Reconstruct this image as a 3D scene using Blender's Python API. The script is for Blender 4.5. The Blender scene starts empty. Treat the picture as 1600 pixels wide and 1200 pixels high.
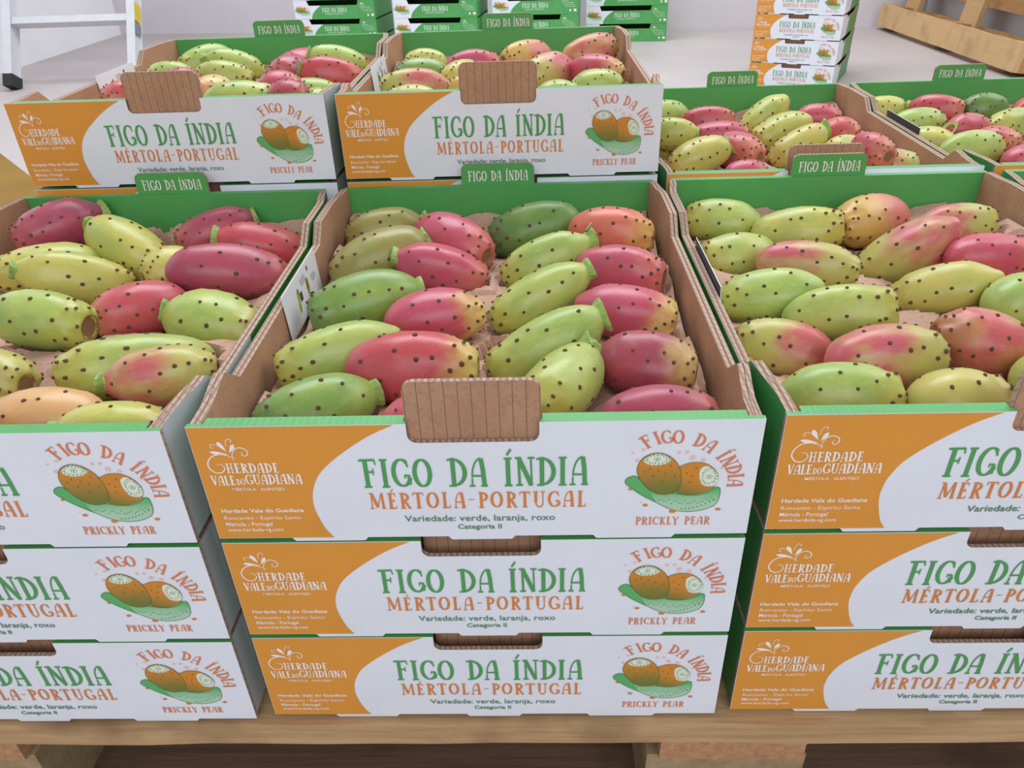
import bpy, bmesh, math, random
from mathutils import Vector, Matrix, Quaternion, noise
from mathutils.bvhtree import BVHTree
random.seed(7)
C = bpy.context.scene.collection
PI = math.pi

# ------------------------------------------------------------------ camera
CAM_POS = Vector((0.18333, -0.32231, 0.6157))
cam_data = bpy.data.cameras.new('camera')
cam_data.sensor_width = 36.0
cam_data.lens = 36.0 * 1197.41 / 1600.0
cam_data.clip_start = 0.02
cam_data.clip_end = 60
cam = bpy.data.objects.new('camera', cam_data)
C.objects.link(cam)
cam.location = CAM_POS
_p, _y, _r = 0.5616, 0.03748, 0.03668
fwd = Vector((0, math.cos(_p), -math.sin(_p)))
up0 = Vector((0, math.sin(_p), math.cos(_p)))
ri0 = Vector((1, 0, 0))
Z = Matrix.Rotation(_y, 3, 'Z')
fwd, up0, ri0 = Z @ fwd, Z @ up0, Z @ ri0
upv = up0 * math.cos(_r) + ri0 * math.sin(_r)
riv = ri0 * math.cos(_r) - up0 * math.sin(_r)
cam.rotation_euler = Matrix((riv, upv, -fwd)).transposed().to_euler()
bpy.context.scene.camera = cam

# ------------------------------------------------------------------ world, light, exposure
w = bpy.data.worlds.new('daylight')
bpy.context.scene.world = w
w.use_nodes = True
w.node_tree.nodes['Background'].inputs[0].default_value = (0.90, 0.94, 1.0, 1)
w.node_tree.nodes['Background'].inputs[1].default_value = 0.48


def area(name, loc, target, sx, sy, power, col):
    d = bpy.data.lights.new(name, 'AREA')
    d.shape = 'RECTANGLE'
    d.size, d.size_y, d.energy, d.color = sx, sy, power, col
    o = bpy.data.objects.new(name, d)
    C.objects.link(o)
    o.location = loc
    o.rotation_euler = (Vector(target) - Vector(loc)).to_track_quat('-Z', 'Y').to_euler()
    return o


area('doorway_daylight', (0.5, -2.6, 2.2), (0.3, 0.6, 0.2), 3.0, 2.0, 52, (0.98, 0.985, 1.0))
area('skylight_daylight', (0.1, 2.6, 3.4), (0.2, 1.5, 0.0), 3.2, 1.8, 130, (0.93, 0.96, 1.0))
area('side_fill_light', (2.1, 1.3, 2.3), (-1.6, 2.4, 0.3), 1.4, 1.6, 26, (0.95, 0.97, 1.0))  # unseen fill lamp added to brighten the left wall and the leaflets
vs = bpy.context.scene.view_settings
vs.view_transform = 'Standard'
vs.look = 'None'
vs.exposure = 0.0
vs.gamma = 1.0
vs.use_curve_mapping = False


# ------------------------------------------------------------------ materials
def lin(c):
    o = []
    for v in c:
        v = v / 255.0
        o.append(v / 12.92 if v <= 0.04045 else ((v + 0.055) / 1.055) ** 2.4)
    return (o[0], o[1], o[2], 1.0)


MATS = {}


def newmat(name):
    m = bpy.data.materials.new(name)
    m.use_nodes = True
    MATS[name] = m
    nt = m.node_tree
    return m, nt, nt.nodes['Principled BSDF']


def nd(nt, t, **k):
    n = nt.nodes.new(t)
    for a, b in k.items():
        if a.startswith('i_'):
            n.inputs[a[2:].replace('_', ' ')].default_value = b
        else:
            setattr(n, a, b)
    return n


def mixc(nt, fac, a, b):
    m = nt.nodes.new('ShaderNodeMix')
    m.data_type = 'RGBA'
    for src, idx in ((fac, 0), (a, 6), (b, 7)):
        if isinstance(src, (tuple, float, int)):
            m.inputs[idx].default_value = src
        else:
            nt.links.new(src, m.inputs[idx])
    return m.outputs[2]


def ramp(nt, fac, p0, p1, c0=(0, 0, 0, 1), c1=(1, 1, 1, 1)):
    r = nt.nodes.new('ShaderNodeValToRGB')
    r.color_ramp.elements[0].position = p0
    r.color_ramp.elements[1].position = p1
    r.color_ramp.elements[0].color = c0
    r.color_ramp.elements[1].color = c1
    nt.links.new(fac, r.inputs[0])
    return r.outputs[0]


def bump(nt, bs, height, strength, dist):
    b = nt.nodes.new('ShaderNodeBump')
    b.inputs['Strength'].default_value = strength
    b.inputs['Distance'].default_value = dist
    nt.links.new(height, b.inputs['Height'])
    nt.links.new(b.outputs[0], bs.inputs['Normal'])


def flat(name, col, rough=0.6, ribs=False, spec=0.35, var=0.06, scale=25):
    m, nt, bs = newmat(name)
    tc = nd(nt, 'ShaderNodeTexCoord')
    n = nd(nt, 'ShaderNodeTexNoise', i_Scale=scale, i_Detail=4.0)
    nt.links.new(tc.outputs['Object'], n.inputs['Vector'])
    c = lin(col)
    d = tuple(v * (1 - var * 2.2) for v in c[:3]) + (1,)
    nt.links.new(mixc(nt, ramp(nt, n.outputs[0], .35, .7), c, d), bs.inputs['Base Color'])
    bs.inputs['Roughness'].default_value = rough
    bs.inputs['Specular IOR Level'].default_value = spec
    if ribs:
        wv = nd(nt, 'ShaderNodeTexWave', i_Scale=80.0, i_Distortion=0.4)
        wv.bands_direction = 'X'
        nt.links.new(tc.outputs['Object'], wv.inputs['Vector'])
        bump(nt, bs, wv.outputs[1], 0.12, 0.0006)
    return m


flat('printed_white', (228, 232, 241), .5, True, var=.02)
flat('printed_orange', (222, 150, 58), .5, True, var=.03)
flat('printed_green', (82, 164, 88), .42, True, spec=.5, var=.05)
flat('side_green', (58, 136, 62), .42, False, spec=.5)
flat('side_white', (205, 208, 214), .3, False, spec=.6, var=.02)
flat('ink_green', (84, 158, 92), .55, var=.03)
flat('ink_dark_green', (98, 138, 112), .55, var=.03)
flat('ink_orange', (220, 134, 70), .55, var=.03)
flat('ink_salmon', (220, 132, 92), .55, var=.03)
flat('ink_white', (244, 236, 232), .5, var=.01)
flat('ink_mint', (214, 236, 214), .5, var=.01)
flat('stalk_green', (150, 178, 92), .5, scale=300, var=.15)
flat('stalk_pale', (196, 208, 140), .6, scale=300, var=.1)
flat('areole_brown', (104, 76, 58), .9, scale=400, var=.2)
flat('leaflet_white', (228, 229, 236), .45, var=.01)
flat('leaflet_dark', (52, 54, 66), .45, var=.02)
flat('ink_red', (196, 84, 50), .5)
flat('ink_lime', (150, 176, 48), .5)
flat('ink_grey', (128, 130, 140), .5)
flat('aluminium', (206, 208, 212), .35, spec=.7, var=.03)
flat('sticker_yellow', (214, 190, 60), .5)
flat('black_rubber', (52, 52, 54), .8)
flat('ochre_board', (146, 110, 30), .75, scale=12, var=.12)
flat('dark_slot', (22, 20, 22), .9)


def kraft(name, c1, c2, lines=False, rough=.85):
    m, nt, bs = newmat(name)
    tc = nd(nt, 'ShaderNodeTexCoord')
    n = nd(nt, 'ShaderNodeTexNoise', i_Scale=420.0, i_Detail=3.0)
    n2 = nd(nt, 'ShaderNodeTexNoise', i_Scale=22.0, i_Detail=4.0)
    for q in (n, n2):
        nt.links.new(tc.outputs['Object'], q.inputs['Vector'])
    a = mixc(nt, ramp(nt, n2.outputs[0], .3, .7), lin(c1), lin(c2))
    dk = tuple(v * .88 for v in lin(c2)[:3]) + (1,)
    a = mixc(nt, ramp(nt, n.outputs[0], .5, .75), a, dk)
    if lines:
        wv = nd(nt, 'ShaderNodeTexWave', i_Scale=45.0, i_Distortion=0.15)
        wv.bands_direction = 'X'
        nt.links.new(tc.outputs['Object'], wv.inputs['Vector'])
        dd = tuple(v * .62 for v in lin(c2)[:3]) + (1,)
        a = mixc(nt, ramp(nt, wv.outputs[1], .965, 1.0), a, dd)
    nt.links.new(a, bs.inputs['Base Color'])
    bs.inputs['Roughness'].default_value = rough
    bs.inputs['Specular IOR Level'].default_value = .2
    return m


kraft('kraft', (188, 148, 118), (172, 130, 102))
kraft('kraft_lines', (184, 144, 116), (170, 130, 104), True)
kraft('kraft_paper', (198, 162, 142), (184, 148, 128))

# cut corrugated edge: pale liners, shade of the flute hollows painted between them
m, nt, bs = newmat('cut_corrugated_edge')
tc = nd(nt, 'ShaderNodeTexCoord')
wv = nd(nt, 'ShaderNodeTexWave', i_Scale=95.0, i_Distortion=1.2)
wv.inputs['Detail Scale'].default_value = 30
wv.bands_direction = 'X'
nt.links.new(tc.outputs['Object'], wv.inputs['Vector'])
wz = nd(nt, 'ShaderNodeTexWave', i_Scale=85.0, i_Distortion=1.0)
wz.bands_direction = 'DIAGONAL'
nt.links.new(tc.outputs['Object'], wz.inputs['Vector'])
c = mixc(nt, ramp(nt, wv.outputs[1], .25, .7), lin((150, 122, 106)), lin((184, 160, 142)))
c = mixc(nt, ramp(nt, wz.outputs[1], .8, 1.0, (0, 0, 0, 1), (.6, .6, .6, 1)), c, lin((132, 108, 96)))
nt.links.new(c, bs.inputs['Base Color'])
bs.inputs['Roughness'].default_value = .9

# crumpled paper gets extra fine creases
m = MATS['kraft_paper']
nt = m.node_tree
tc = nd(nt, 'ShaderNodeTexCoord')
vo = nd(nt, 'ShaderNodeTexVoronoi', i_Scale=42.0)
vo.feature = 'DISTANCE_TO_EDGE'
nt.links.new(tc.outputs['Object'], vo.inputs['Vector'])
bump(nt, nt.nodes['Principled BSDF'], ramp(nt, vo.outputs[0], 0, .12), .3, .001)


def wood(name, c1, c2, direction=(2, 40, 40), rough=.8):
    m, nt, bs = newmat(name)
    tc = nd(nt, 'ShaderNodeTexCoord')
    mp = nd(nt, 'ShaderNodeMapping')
    mp.inputs['Scale'].default_value = direction
    nt.links.new(tc.outputs['Object'], mp.inputs['Vector'])
    n = nd(nt, 'ShaderNodeTexNoise', i_Scale=2.6, i_Detail=10.0, i_Roughness=.72)
    nt.links.new(mp.outputs[0], n.inputs['Vector'])
    n2 = nd(nt, 'ShaderNodeTexNoise', i_Scale=11.0, i_Detail=3.0)
    nt.links.new(tc.outputs['Object'], n2.inputs['Vector'])
    a = mixc(nt, ramp(nt, n.outputs[0], .3, .7), lin(c1), lin(c2))
    k = tuple(v * (.55 if not name.startswith('lean') else .8) for v in lin(c2)[:3]) + (1,)
    a = mixc(nt, ramp(nt, n2.outputs[0], .52, .74), a, k)
    nt.links.new(a, bs.inputs['Base Color'])
    bs.inputs['Roughness'].default_value = rough
    bump(nt, bs, n.outputs[0], .5, .002)
    return m


wood('pallet_wood', (206, 172, 126), (164, 126, 88))
wood('pallet_wood_cross', (204, 160, 112), (150, 112, 78), (40, 2, 40))
wood('pallet_block', (176, 154, 118), (140, 116, 84), (20, 20, 20))
wood('end_grain', (204, 158, 112), (158, 104, 76), (60, 60, 60))
wood('leaning_wood', (206, 172, 124), (196, 160, 112), (40, 2, 40))
wood('leaning_wood_deep', (196, 150, 96), (164, 118, 72), (40, 2, 40))
wood('dark_board', (120, 92, 70), (84, 62, 48))

# floor and walls
m, nt, bs = newmat('concrete_floor')
tc = nd(nt, 'ShaderNodeTexCoord')
n = nd(nt, 'ShaderNodeTexNoise', i_Scale=1.6, i_Detail=7.0)
n2 = nd(nt, 'ShaderNodeTexNoise', i_Scale=70.0, i_Detail=4.0)
for q in (n, n2):
    nt.links.new(tc.outputs['Object'], q.inputs['Vector'])
a = mixc(nt, ramp(nt, n.outputs[0], .35, .7), lin((188, 180, 178)), lin((172, 164, 163)))
a = mixc(nt, ramp(nt, n2.outputs[0], .66, .76), a, lin((158, 150, 148)))
nt.links.new(a, bs.inputs['Base Color'])
bs.inputs['Roughness'].default_value = .6
bump(nt, bs, n2.outputs[0], .15, .002)
for nm, cc in (('wall_paint', (212, 206, 211)), ('wall_paint_lit', (246, 246, 249))):  # stronger daylight on the side walls is put into their whiter colour
    m = flat(nm, cc, .85, var=.02, scale=3)
    nt = m.node_tree
    tc = nd(nt, 'ShaderNodeTexCoord')
    n = nd(nt, 'ShaderNodeTexNoise', i_Scale=14.0, i_Detail=5.0)
    nt.links.new(tc.outputs['Object'], n.inputs['Vector'])
    bump(nt, nt.nodes['Principled BSDF'], n.outputs[0], .3, .01)

# fruit skins: body colour, colour towards the crown, blush
SK = {
    'olive': ((146, 134, 62), (138, 118, 50), (140, 144, 74)),
    'pink': ((186, 62, 70), (196, 108, 82), (182, 68, 84)),
    'pink_y': ((188, 60, 68), (208, 182, 90), (182, 70, 84)),
    'darkpink': ((168, 56, 70), (176, 88, 76), (152, 58, 78)),
    'darkpink_y': ((164, 54, 68), (192, 158, 88), (146, 58, 78)),
    'red': ((194, 58, 66), (192, 94, 68), (180, 60, 74)),
    'orangered': ((204, 86, 66), (206, 150, 66), (196, 100, 72)),
    'green': ((112, 148, 60), (98, 134, 68), (142, 166, 66)),
    'darkgreen': ((90, 128, 50), (86, 116, 56), (114, 142, 60)),
    'yellowgreen': ((170, 184, 84), (176, 174, 70), (146, 170, 76)),
    'yellow': ((190, 182, 80), (184, 168, 66), (168, 178, 82)),
    'pinkyellow': ((192, 82, 84), (180, 176, 84), (184, 160, 92)),
    'orange': ((206, 158, 94), (194, 126, 84), (202, 180, 96)),
    'orangepink': ((200, 104, 88), (200, 164, 72), (202, 128, 92)),
    'redyellow': ((190, 74, 74), (170, 108, 60), (190, 140, 80)),
}
for key, (ca, cb, cc) in SK.items():
    m, nt, bs = newmat('skin_' + key)
    tc = nd(nt, 'ShaderNodeTexCoord')
    oi = nd(nt, 'ShaderNodeObjectInfo')
    add = nd(nt, 'ShaderNodeVectorMath', operation='ADD')
    sc = nd(nt, 'ShaderNodeMath', operation='MULTIPLY')
    sc.inputs[1].default_value = 37.0
    nt.links.new(oi.outputs['Random'], sc.inputs[0])
    nt.links.new(tc.outputs['Object'], add.inputs[0])
    nt.links.new(sc.outputs[0], add.inputs[1])
    n = nd(nt, 'ShaderNodeTexNoise', i_Scale=1.1, i_Detail=3.0, i_Roughness=.6)
    n2 = nd(nt, 'ShaderNodeTexNoise', i_Scale=24.0, i_Detail=4.0, i_Roughness=.6)
    n3 = nd(nt, 'ShaderNodeTexNoise', i_Scale=5.0, i_Detail=4.0)
    for q in (n, n2, n3):
        nt.links.new(add.outputs[0], q.inputs['Vector'])
    sep = nd(nt, 'ShaderNodeSeparateXYZ')
    nt.links.new(tc.outputs['Object'], sep.inputs[0])
    s2 = nd(nt, 'ShaderNodeMath', operation='MULTIPLY_ADD')
    s2.inputs[1].default_value = 1.1
    nt.links.new(n.outputs[0], s2.inputs[0])
    nt.links.new(sep.outputs[2], s2.inputs[2])
    lo, hi = (.85, 1.5) if key not in ('pinkyellow', 'orangepink') else (.3, 1.0)
    mr = nd(nt, 'ShaderNodeMapRange')
    mr.interpolation_type = 'SMOOTHSTEP'
    mr.inputs['From Min'].default_value = lo
    mr.inputs['From Max'].default_value = hi
    nt.links.new(s2.outputs[0], mr.inputs['Value'])
    a = mixc(nt, ramp(nt, n.outputs[0], .42, .66), lin(ca), lin(cc))
    a = mixc(nt, mr.outputs[0], a, lin(cb))
    pale = tuple(min(1, v * 1.25 + .05) for v in lin(ca)[:3]) + (1,)
    a = mixc(nt, ramp(nt, n3.outputs[0], .55, .85, (0, 0, 0, 1), (.45, .45, .45, 1)), a, pale)
    a = mixc(nt, ramp(nt, n2.outputs[0], .58, .8, (0, 0, 0, 1), (.35, .35, .35, 1)), a,
             tuple(v * .6 for v in lin(ca)[:3]) + (1,))
    hs = nd(nt, 'ShaderNodeHueSaturation')
    mh = nd(nt, 'ShaderNodeMapRange')
    mh.inputs['To Min'].default_value = .488
    mh.inputs['To Max'].default_value = .512
    nt.links.new(oi.outputs['Random'], mh.inputs['Value'])
    nt.links.new(mh.outputs[0], hs.inputs['Hue'])
    hs.inputs['Saturation'].default_value = .94
    nt.links.new(a, hs.inputs['Color'])
    nt.links.new(hs.outputs[0], bs.inputs['Base Color'])
    bs.inputs['Roughness'].default_value = .30
    bs.inputs['Specular IOR Level'].default_value = .45
    bs.inputs['Sheen Weight'].default_value = .04
    bump(nt, bs, n2.outputs[0], .06, .02)
# crown scar: ringed brown disc
m, nt, bs = newmat('crown_scar')
tc = nd(nt, 'ShaderNodeTexCoord')
wv = nd(nt, 'ShaderNodeTexWave', i_Scale=4.0, i_Distortion=1.5)
wv.wave_type = 'RINGS'
wv.rings_direction = 'Z'
nt.links.new(tc.outputs['Object'], wv.inputs['Vector'])
nt.links.new(mixc(nt, wv.outputs[1], lin((150, 112, 70)), lin((116, 82, 56))), bs.inputs['Base Color'])
bs.inputs['Roughness'].default_value = .8
# printed fruit drawing colours come from a colour attribute
m, nt, bs = newmat('printed_drawing')
at = nd(nt, 'ShaderNodeAttribute')
at.attribute_name = 'ink'
nt.links.new(at.outputs['Color'], bs.inputs['Base Color'])
bs.inputs['Roughness'].default_value = .55


# ------------------------------------------------------------------ mesh helpers
class MB:
    def __init__(self):
        self.v, self.f, self.mi, self.mats, self.col = [], [], [], [], []

    def m(self, name):
        if name not in self.mats:
            self.mats.append(name)
        return self.mats.index(name)

    def vert(self, p):
        self.v.append(tuple(p))
        return len(self.v) - 1

    def face(self, pts, mat, col=None):
        i0 = len(self.v)
        self.v.extend([tuple(p) for p in pts])
        self.f.append(list(range(i0, i0 + len(pts))))
        self.mi.append(self.m(mat))
        self.col.append(col or (1, 1, 1, 1))

    def box(self, a, b, mat, tops=None):
        x0, y0, z0 = a
        x1, y1, z1 = b
        q = [(x0, y0, z0), (x1, y0, z0), (x1, y1, z0), (x0, y1, z0), (x0, y0, z1), (x1, y0, z1), (x1, y1, z1), (x0, y1, z1)]
        ms = {'front': mat, 'back': mat, 'left': mat, 'right': mat, 'top': mat, 'bottom': mat}
        ms.update(tops or {})
        for k, ids in (('bottom', (3, 2, 1, 0)), ('top', (4, 5, 6, 7)), ('front', (0, 1, 5, 4)), ('right', (1, 2, 6, 5)),
                       ('back', (2, 3, 7, 6)), ('left', (3, 0, 4, 7))):
            self.face([q[i] for i in ids], ms[k])

    def prism(self, poly, fmap, d0, d1, m0, m1, edge):
        """poly CCW seen from the d0 side; fmap(u, v, d) -> xyz; edge: material name or function(i)"""
        self.face([fmap(u, v, d0) for u, v in poly], m0)
        self.face([fmap(u, v, d1) for u, v in reversed(poly)], m1)
        n = len(poly)
        for i in range(n):
            a, b = poly[i], poly[(i + 1) % n]
            self.face([fmap(*b, d0), fmap(*a, d0), fmap(*a, d1), fmap(*b, d1)], edge(i) if callable(edge) else edge)

    def mesh(self, name, smooth=False, colors=False):
        me = bpy.data.meshes.new(name)
        me.from_pydata(self.v, [], self.f)
        for n in self.mats:
            me.materials.append(MATS[n])
        me.polygons.foreach_set('material_index', self.mi)
        if smooth:
            me.polygons.foreach_set('use_smooth', [True] * len(self.f))
        if colors:
            ca = me.color_attributes.new('ink', 'FLOAT_COLOR', 'CORNER')
            k = 0
            for fi, f in enumerate(self.f):
                for j in range(len(f)):
                    c = self.col[fi]
                    ca.data[k].color = c[j] if isinstance(c, list) else c
                    k += 1
        me.validate()
        me.update()
        return me


def link(name, me, parent=None, loc=(0, 0, 0), rot=(0, 0, 0)):
    o = bpy.data.objects.new(name, me)
    C.objects.link(o)
    o.location = loc
    o.rotation_euler = rot
    if parent:
        o.parent = parent
    return o


def thing(name, label, cat, loc, rz=0, group=None):
    o = bpy.data.objects.new(name, None)
    o.empty_display_size = .02
    C.objects.link(o)
    o.location = loc
    o.rotation_euler = (0, 0, rz)
    tag(o, label, cat, group)
    return o


def tag(o, label=None, cat=None, group=None, kind=None):
    for k, v in (('label', label), ('category', cat), ('group', group), ('kind', kind)):
        if v:
            o[k] = v
    return o


# ------------------------------------------------------------------ the room
def slab(name, a, b, mat):
    mb = MB()
    mb.box(a, b, mat)
    return tag(link(name, mb.mesh(name)), kind='structure')


slab('floor', (-2.6, -1.6, -.1), (2.9, 5.4, 0), 'concrete_floor')
slab('wall_left', (-2.53, .2, 0), (-2.33, 5.2, 2.8), 'wall_paint_lit')
slab('wall_right', (2.226, 1.6, 0), (2.4, 4.9, 2.8), 'wall_paint_lit')
mb = MB()
mb.box((-2.7, 0, 0), (2.8, .2, 2.8), 'wall_paint')
wb = tag(link('wall_back', mb.mesh('wall_back'), None, (0, 4.42, 0), (0, 0, -.147)), kind='structure')


# ------------------------------------------------------------------ lettering: hand drawn serif capitals as thick and thin ribbons
def arc(cx, cy, rx, ry, a0, a1, n=14):
    return [(cx + rx * math.cos(math.radians(a0 + (a1 - a0) * i / n)), cy + ry * math.sin(math.radians(a0 + (a1 - a0) * i / n))) for i in range(n + 1)]


T, t = .17, .065


def st(*p, wd=t):
    return (list(p), wd)


def stem(x, tb=True, bb=True, wd=T, dx=0):
    o = [st((x + dx, 1), (x, 0), wd=wd)]
    if tb:
        o.append(st((x + dx - .15, .97), (x + dx + .15, .97)))
    if bb:
        o.append(st((x - .15, .03), (x + .15, .03)))
    return o


def bowl(cx, cy, rx, ry, a0, a1, n=14):
    return (arc(cx, cy, rx, ry, a0, a1, n), 'bowl')


G = {
    'I': (.34, stem(.17)),
    'F': (.60, stem(.2, False) + [st((-.02, .96), (.56, .97), wd=.075), st((.55, .99), (.59, .8), wd=.055), st((.22, .55), (.46, .56)), st((.46, .45), (.47, .68), wd=.05), st((.0, .99), (-.01, .93), wd=.05)]),
    'G': (.68, [bowl(.38, .5, .32, .46, 48, 338, 20), st((.64, .08), (.63, .4), wd=.12), st((.66, .40), (.46, .41)), st((.47, .42), (.48, .3), wd=.05), st((.58, .84), (.62, .7), wd=.07)]),
    'O': (.70, [bowl(.35, .5, .29, .46, 90, 450, 26)]),
    'D': (.66, stem(.17, False, False) + [bowl(.14, .5, .47, .46, 90, -90, 18), st((-.04, .93), (.2, .97)), st((-.02, .03), (.2, .03))]),
    'A': (.64, [(arc(.46, .30, .36, .68, 178, 92, 8), t), st((.46, .98), (.52, .6), (.56, 0), wd=T), st((.1, .38), (.52, .38)), st((-.02, .03), (.2, .03)), st((.42, .03), (.68, .03)), st((.10, .3), (.09, 0))]),
    'N': (.70, [st((.12, 1), (.14, 0), wd=.10), st((.12, .98), (.58, .02), wd=T), st((.58, 1), (.6, 0), wd=.07), st((-.02, .97), (.2, .97)), st((.0, .03), (.26, .03)), st((.46, .97), (.72, .97))]),
    'M': (.86, [st((.12, 1), (.08, 0), wd=.07), st((.14, .98), (.42, .1), wd=T), st((.42, .08), (.72, .98), wd=.06), st((.74, 1), (.78, 0), wd=.14), st((-.02, .97), (.2, .97)), st((-.04, .03), (.2, .03)), st((.66, .03), (.9, .03))]),
    'E': (.52, stem(.17, True, True) + [st((.17, .96), (.46, .96)), st((.17, .52), (.38, .52)), st((.17, .04), (.48, .05)), st((.46, .99), (.47, .8), wd=.05), st((.47, .02), (.5, .2), wd=.05), st((.38, .42), (.38, .62), wd=.05)]),
    'R': (.62, stem(.17) + [bowl(.16, .73, .34, .24, 90, -90, 12), st((.3, .5), (.56, .03), wd=.14), st((.48, .03), (.66, .03))]),
    'P': (.54, stem(.17) + [bowl(.16, .71, .34, .26, 90, -90, 12)]),
    'T': (.60, stem(.3, False) + [st((.0, .96), (.6, .96), wd=.07), st((.01, .99), (.0, .8), wd=.05), st((.59, .99), (.6, .8), wd=.05)]),
    'L': (.52, stem(.17) + [st((.17, .04), (.48, .04)), st((.47, .02), (.5, .22), wd=.05)]),
    'U': (.68, [st((.15, 1), (.15, .3), wd=T), (arc(.36, .3, .21, .27, 180, 360, 10), .08), st((.57, .3), (.57, 1), wd=.07), st((.0, .97), (.3, .97)), st((.44, .97), (.7, .97))]),
    'C': (.60, [bowl(.36, .5, .30, .46, 48, 312, 18), st((.56, .86), (.6, .7), wd=.07)]),
    'K': (.62, stem(.17) + [st((.2, .45), (.54, .97)), st((.26, .55), (.56, .03), wd=.13), st((.44, .97), (.62, .97)), st((.46, .03), (.64, .03))]),
    'Y': (.62, [st((.06, 1), (.3, .48), wd=.13), st((.58, 1), (.3, .48)), st((.3, .5), (.3, 0), wd=T), st((-.04, .97), (.16, .97)), st((.48, .97), (.66, .97)), st((.17, .03), (.44, .03))]),
    'H': (.68, stem(.15, wd=.14) + stem(.54, wd=.09) + [st((.15, .5), (.54, .52))]),
    'V': (.62, [st((.08, 1), (.32, .02), wd=T), st((.56, 1), (.33, .02)), st((-.05, .97), (.2, .97)), st((.45, .97), (.66, .97))]),
    '-': (.42, [st((.04, .5), (.38, .52), wd=.05)]),
    ' ': (.42, []),
}
G['\u00cd'] = (.34, G['I'][1] + [st((.14, 1.08), (.3, 1.28), wd=.085)])
G['\u00c9'] = (.52, G['E'][1] + [st((.24, 1.08), (.4, 1.24), wd=.07)])


def ribbon(pts, wd):
    L, R = [], []
    n = len(pts)
    for i in range(n):
        a = Vector(pts[max(0, i - 1)])
        b = Vector(pts[min(n - 1, i + 1)])
        d = (b - a)
        d = d.normalized() if d.length > 1e-9 else Vector((1, 0))
        nn = Vector((-d.y, d.x))
        if wd == 'bowl':
            wv = t * .9 + (T * 1.05 - t) * abs(nn.x) ** 1.4
        else:
            wv = wd
        p = Vector(pts[i])
        L.append(p + nn * wv / 2)
        R.append(p - nn * wv / 2)
    return L, R


def glyph(mb, ch, fmap, mat, col=None, bold=1.0):
    for si_, (pts, wd) in enumerate(G[ch][1]):
        L, R = ribbon(pts, wd if wd == 'bowl' else wd * bold)
        # every stroke lies a hair in front of the one before, so overlaps do not flicker
        lift = -.00002 * si_
        base = fmap
        fmap_ = lambda u, v: (base(u, v)[0], base(u, v)[1] + lift, base(u, v)[2])
        for i in range(len(L) - 1):
            mb.face([fmap_(*R[i]), fmap_(*R[i + 1]), fmap_(*L[i + 1]), fmap_(*L[i])], mat, col)


def line_text(mb, s, x0, x1, zb, h, y, mat, gap=.12, slope=0.0, bold=1.0):
    tot = sum(G[c][0] for c in s) + gap * (len(s) - 1)
    k = (x1 - x0) / tot
    x = 0
    for c in s:
        xx = x
        dz = random.uniform(-.015, .015) * h
        glyph(mb, c, lambda u, v: (x0 + (xx + u) * k, y, zb + dz + v * h + slope * (xx + u) * k), mat, bold=bold)
        x += G[c][0] + gap


def plain_text(body, x0, x1, z0, z1, y, mat, bold=0.0, mb=None):
    cu = bpy.data.curves.new('txt', 'FONT')
    cu.body = body
    cu.resolution_u = 2
    cu.offset = bold
    ob = bpy.data.objects.new('txt', cu)
    C.objects.link(ob)
    me = bpy.data.meshes.new_from_object(ob)
    bpy.data.objects.remove(ob)
    vs_ = [v.co.copy() for v in me.vertices]
    ax = min(v.x for v in vs_)
    bx = max(v.x for v in vs_)
    az, bz = 0.0, .73
    i0 = len(mb.v)
    for v in vs_:
        mb.v.append((x0 + (v.x - ax) / (bx - ax) * (x1 - x0), y, z0 + (v.y - az) / (bz - az) * (z1 - z0)))
    k = mb.m(mat)
    for p in me.polygons:
        mb.f.append([i0 + i for i in p.vertices])
        mb.mi.append(k)
        mb.col.append((1, 1, 1, 1))
    bpy.data.meshes.remove(me)


M3 = .001
RIM = .0815   # local height of a carton's rim


def mm(x, z, y=-.0004):
    """panel millimetres (z measured down from the rim) to carton coordinates"""
    return (x * M3, y, RIM + z * M3)


# ---- artwork meshes (made once, shared by every carton)
ART = {}
mb = MB()
curve = [(109.2, -.4), (97, -6.3), (85.9, -13.6), (74.2, -22.9), (65.5, -31.9), (60.8, -41.2), (59.1, -48), (58.8, -56.3), (60.9, -66.3), (63.5, -73.6), (66.6, -78.2)]
sm = []
for i in range(len(curve) - 1):
    p0, p1, p2, p3 = [Vector(curve[max(0, min(len(curve) - 1, i + k))]) for k in (-1, 0, 1, 2)]
    for s in range(4):
        u = s / 4
        sm.append(.5 * ((2 * p1) + (p2 - p0) * u + (2 * p0 - 5 * p1 + 4 * p2 - p3) * u * u + (3 * p1 - p0 - 3 * p2 + p3) * u ** 3))
sm.append(Vector(curve[-1]))
pts = [(.3, -78.2), (.3, -.4)]
for i in range(len(sm) - 1):
    a, b = sm[i], sm[i + 1]
    mb.face([mm(.3, b.y, -.0002), mm(b.x, b.y, -.0002), mm(a.x, a.y, -.0002), mm(.3, a.y, -.0002)], 'printed_orange')
ART['orange_field'] = mb.mesh('orange_field')

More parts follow.
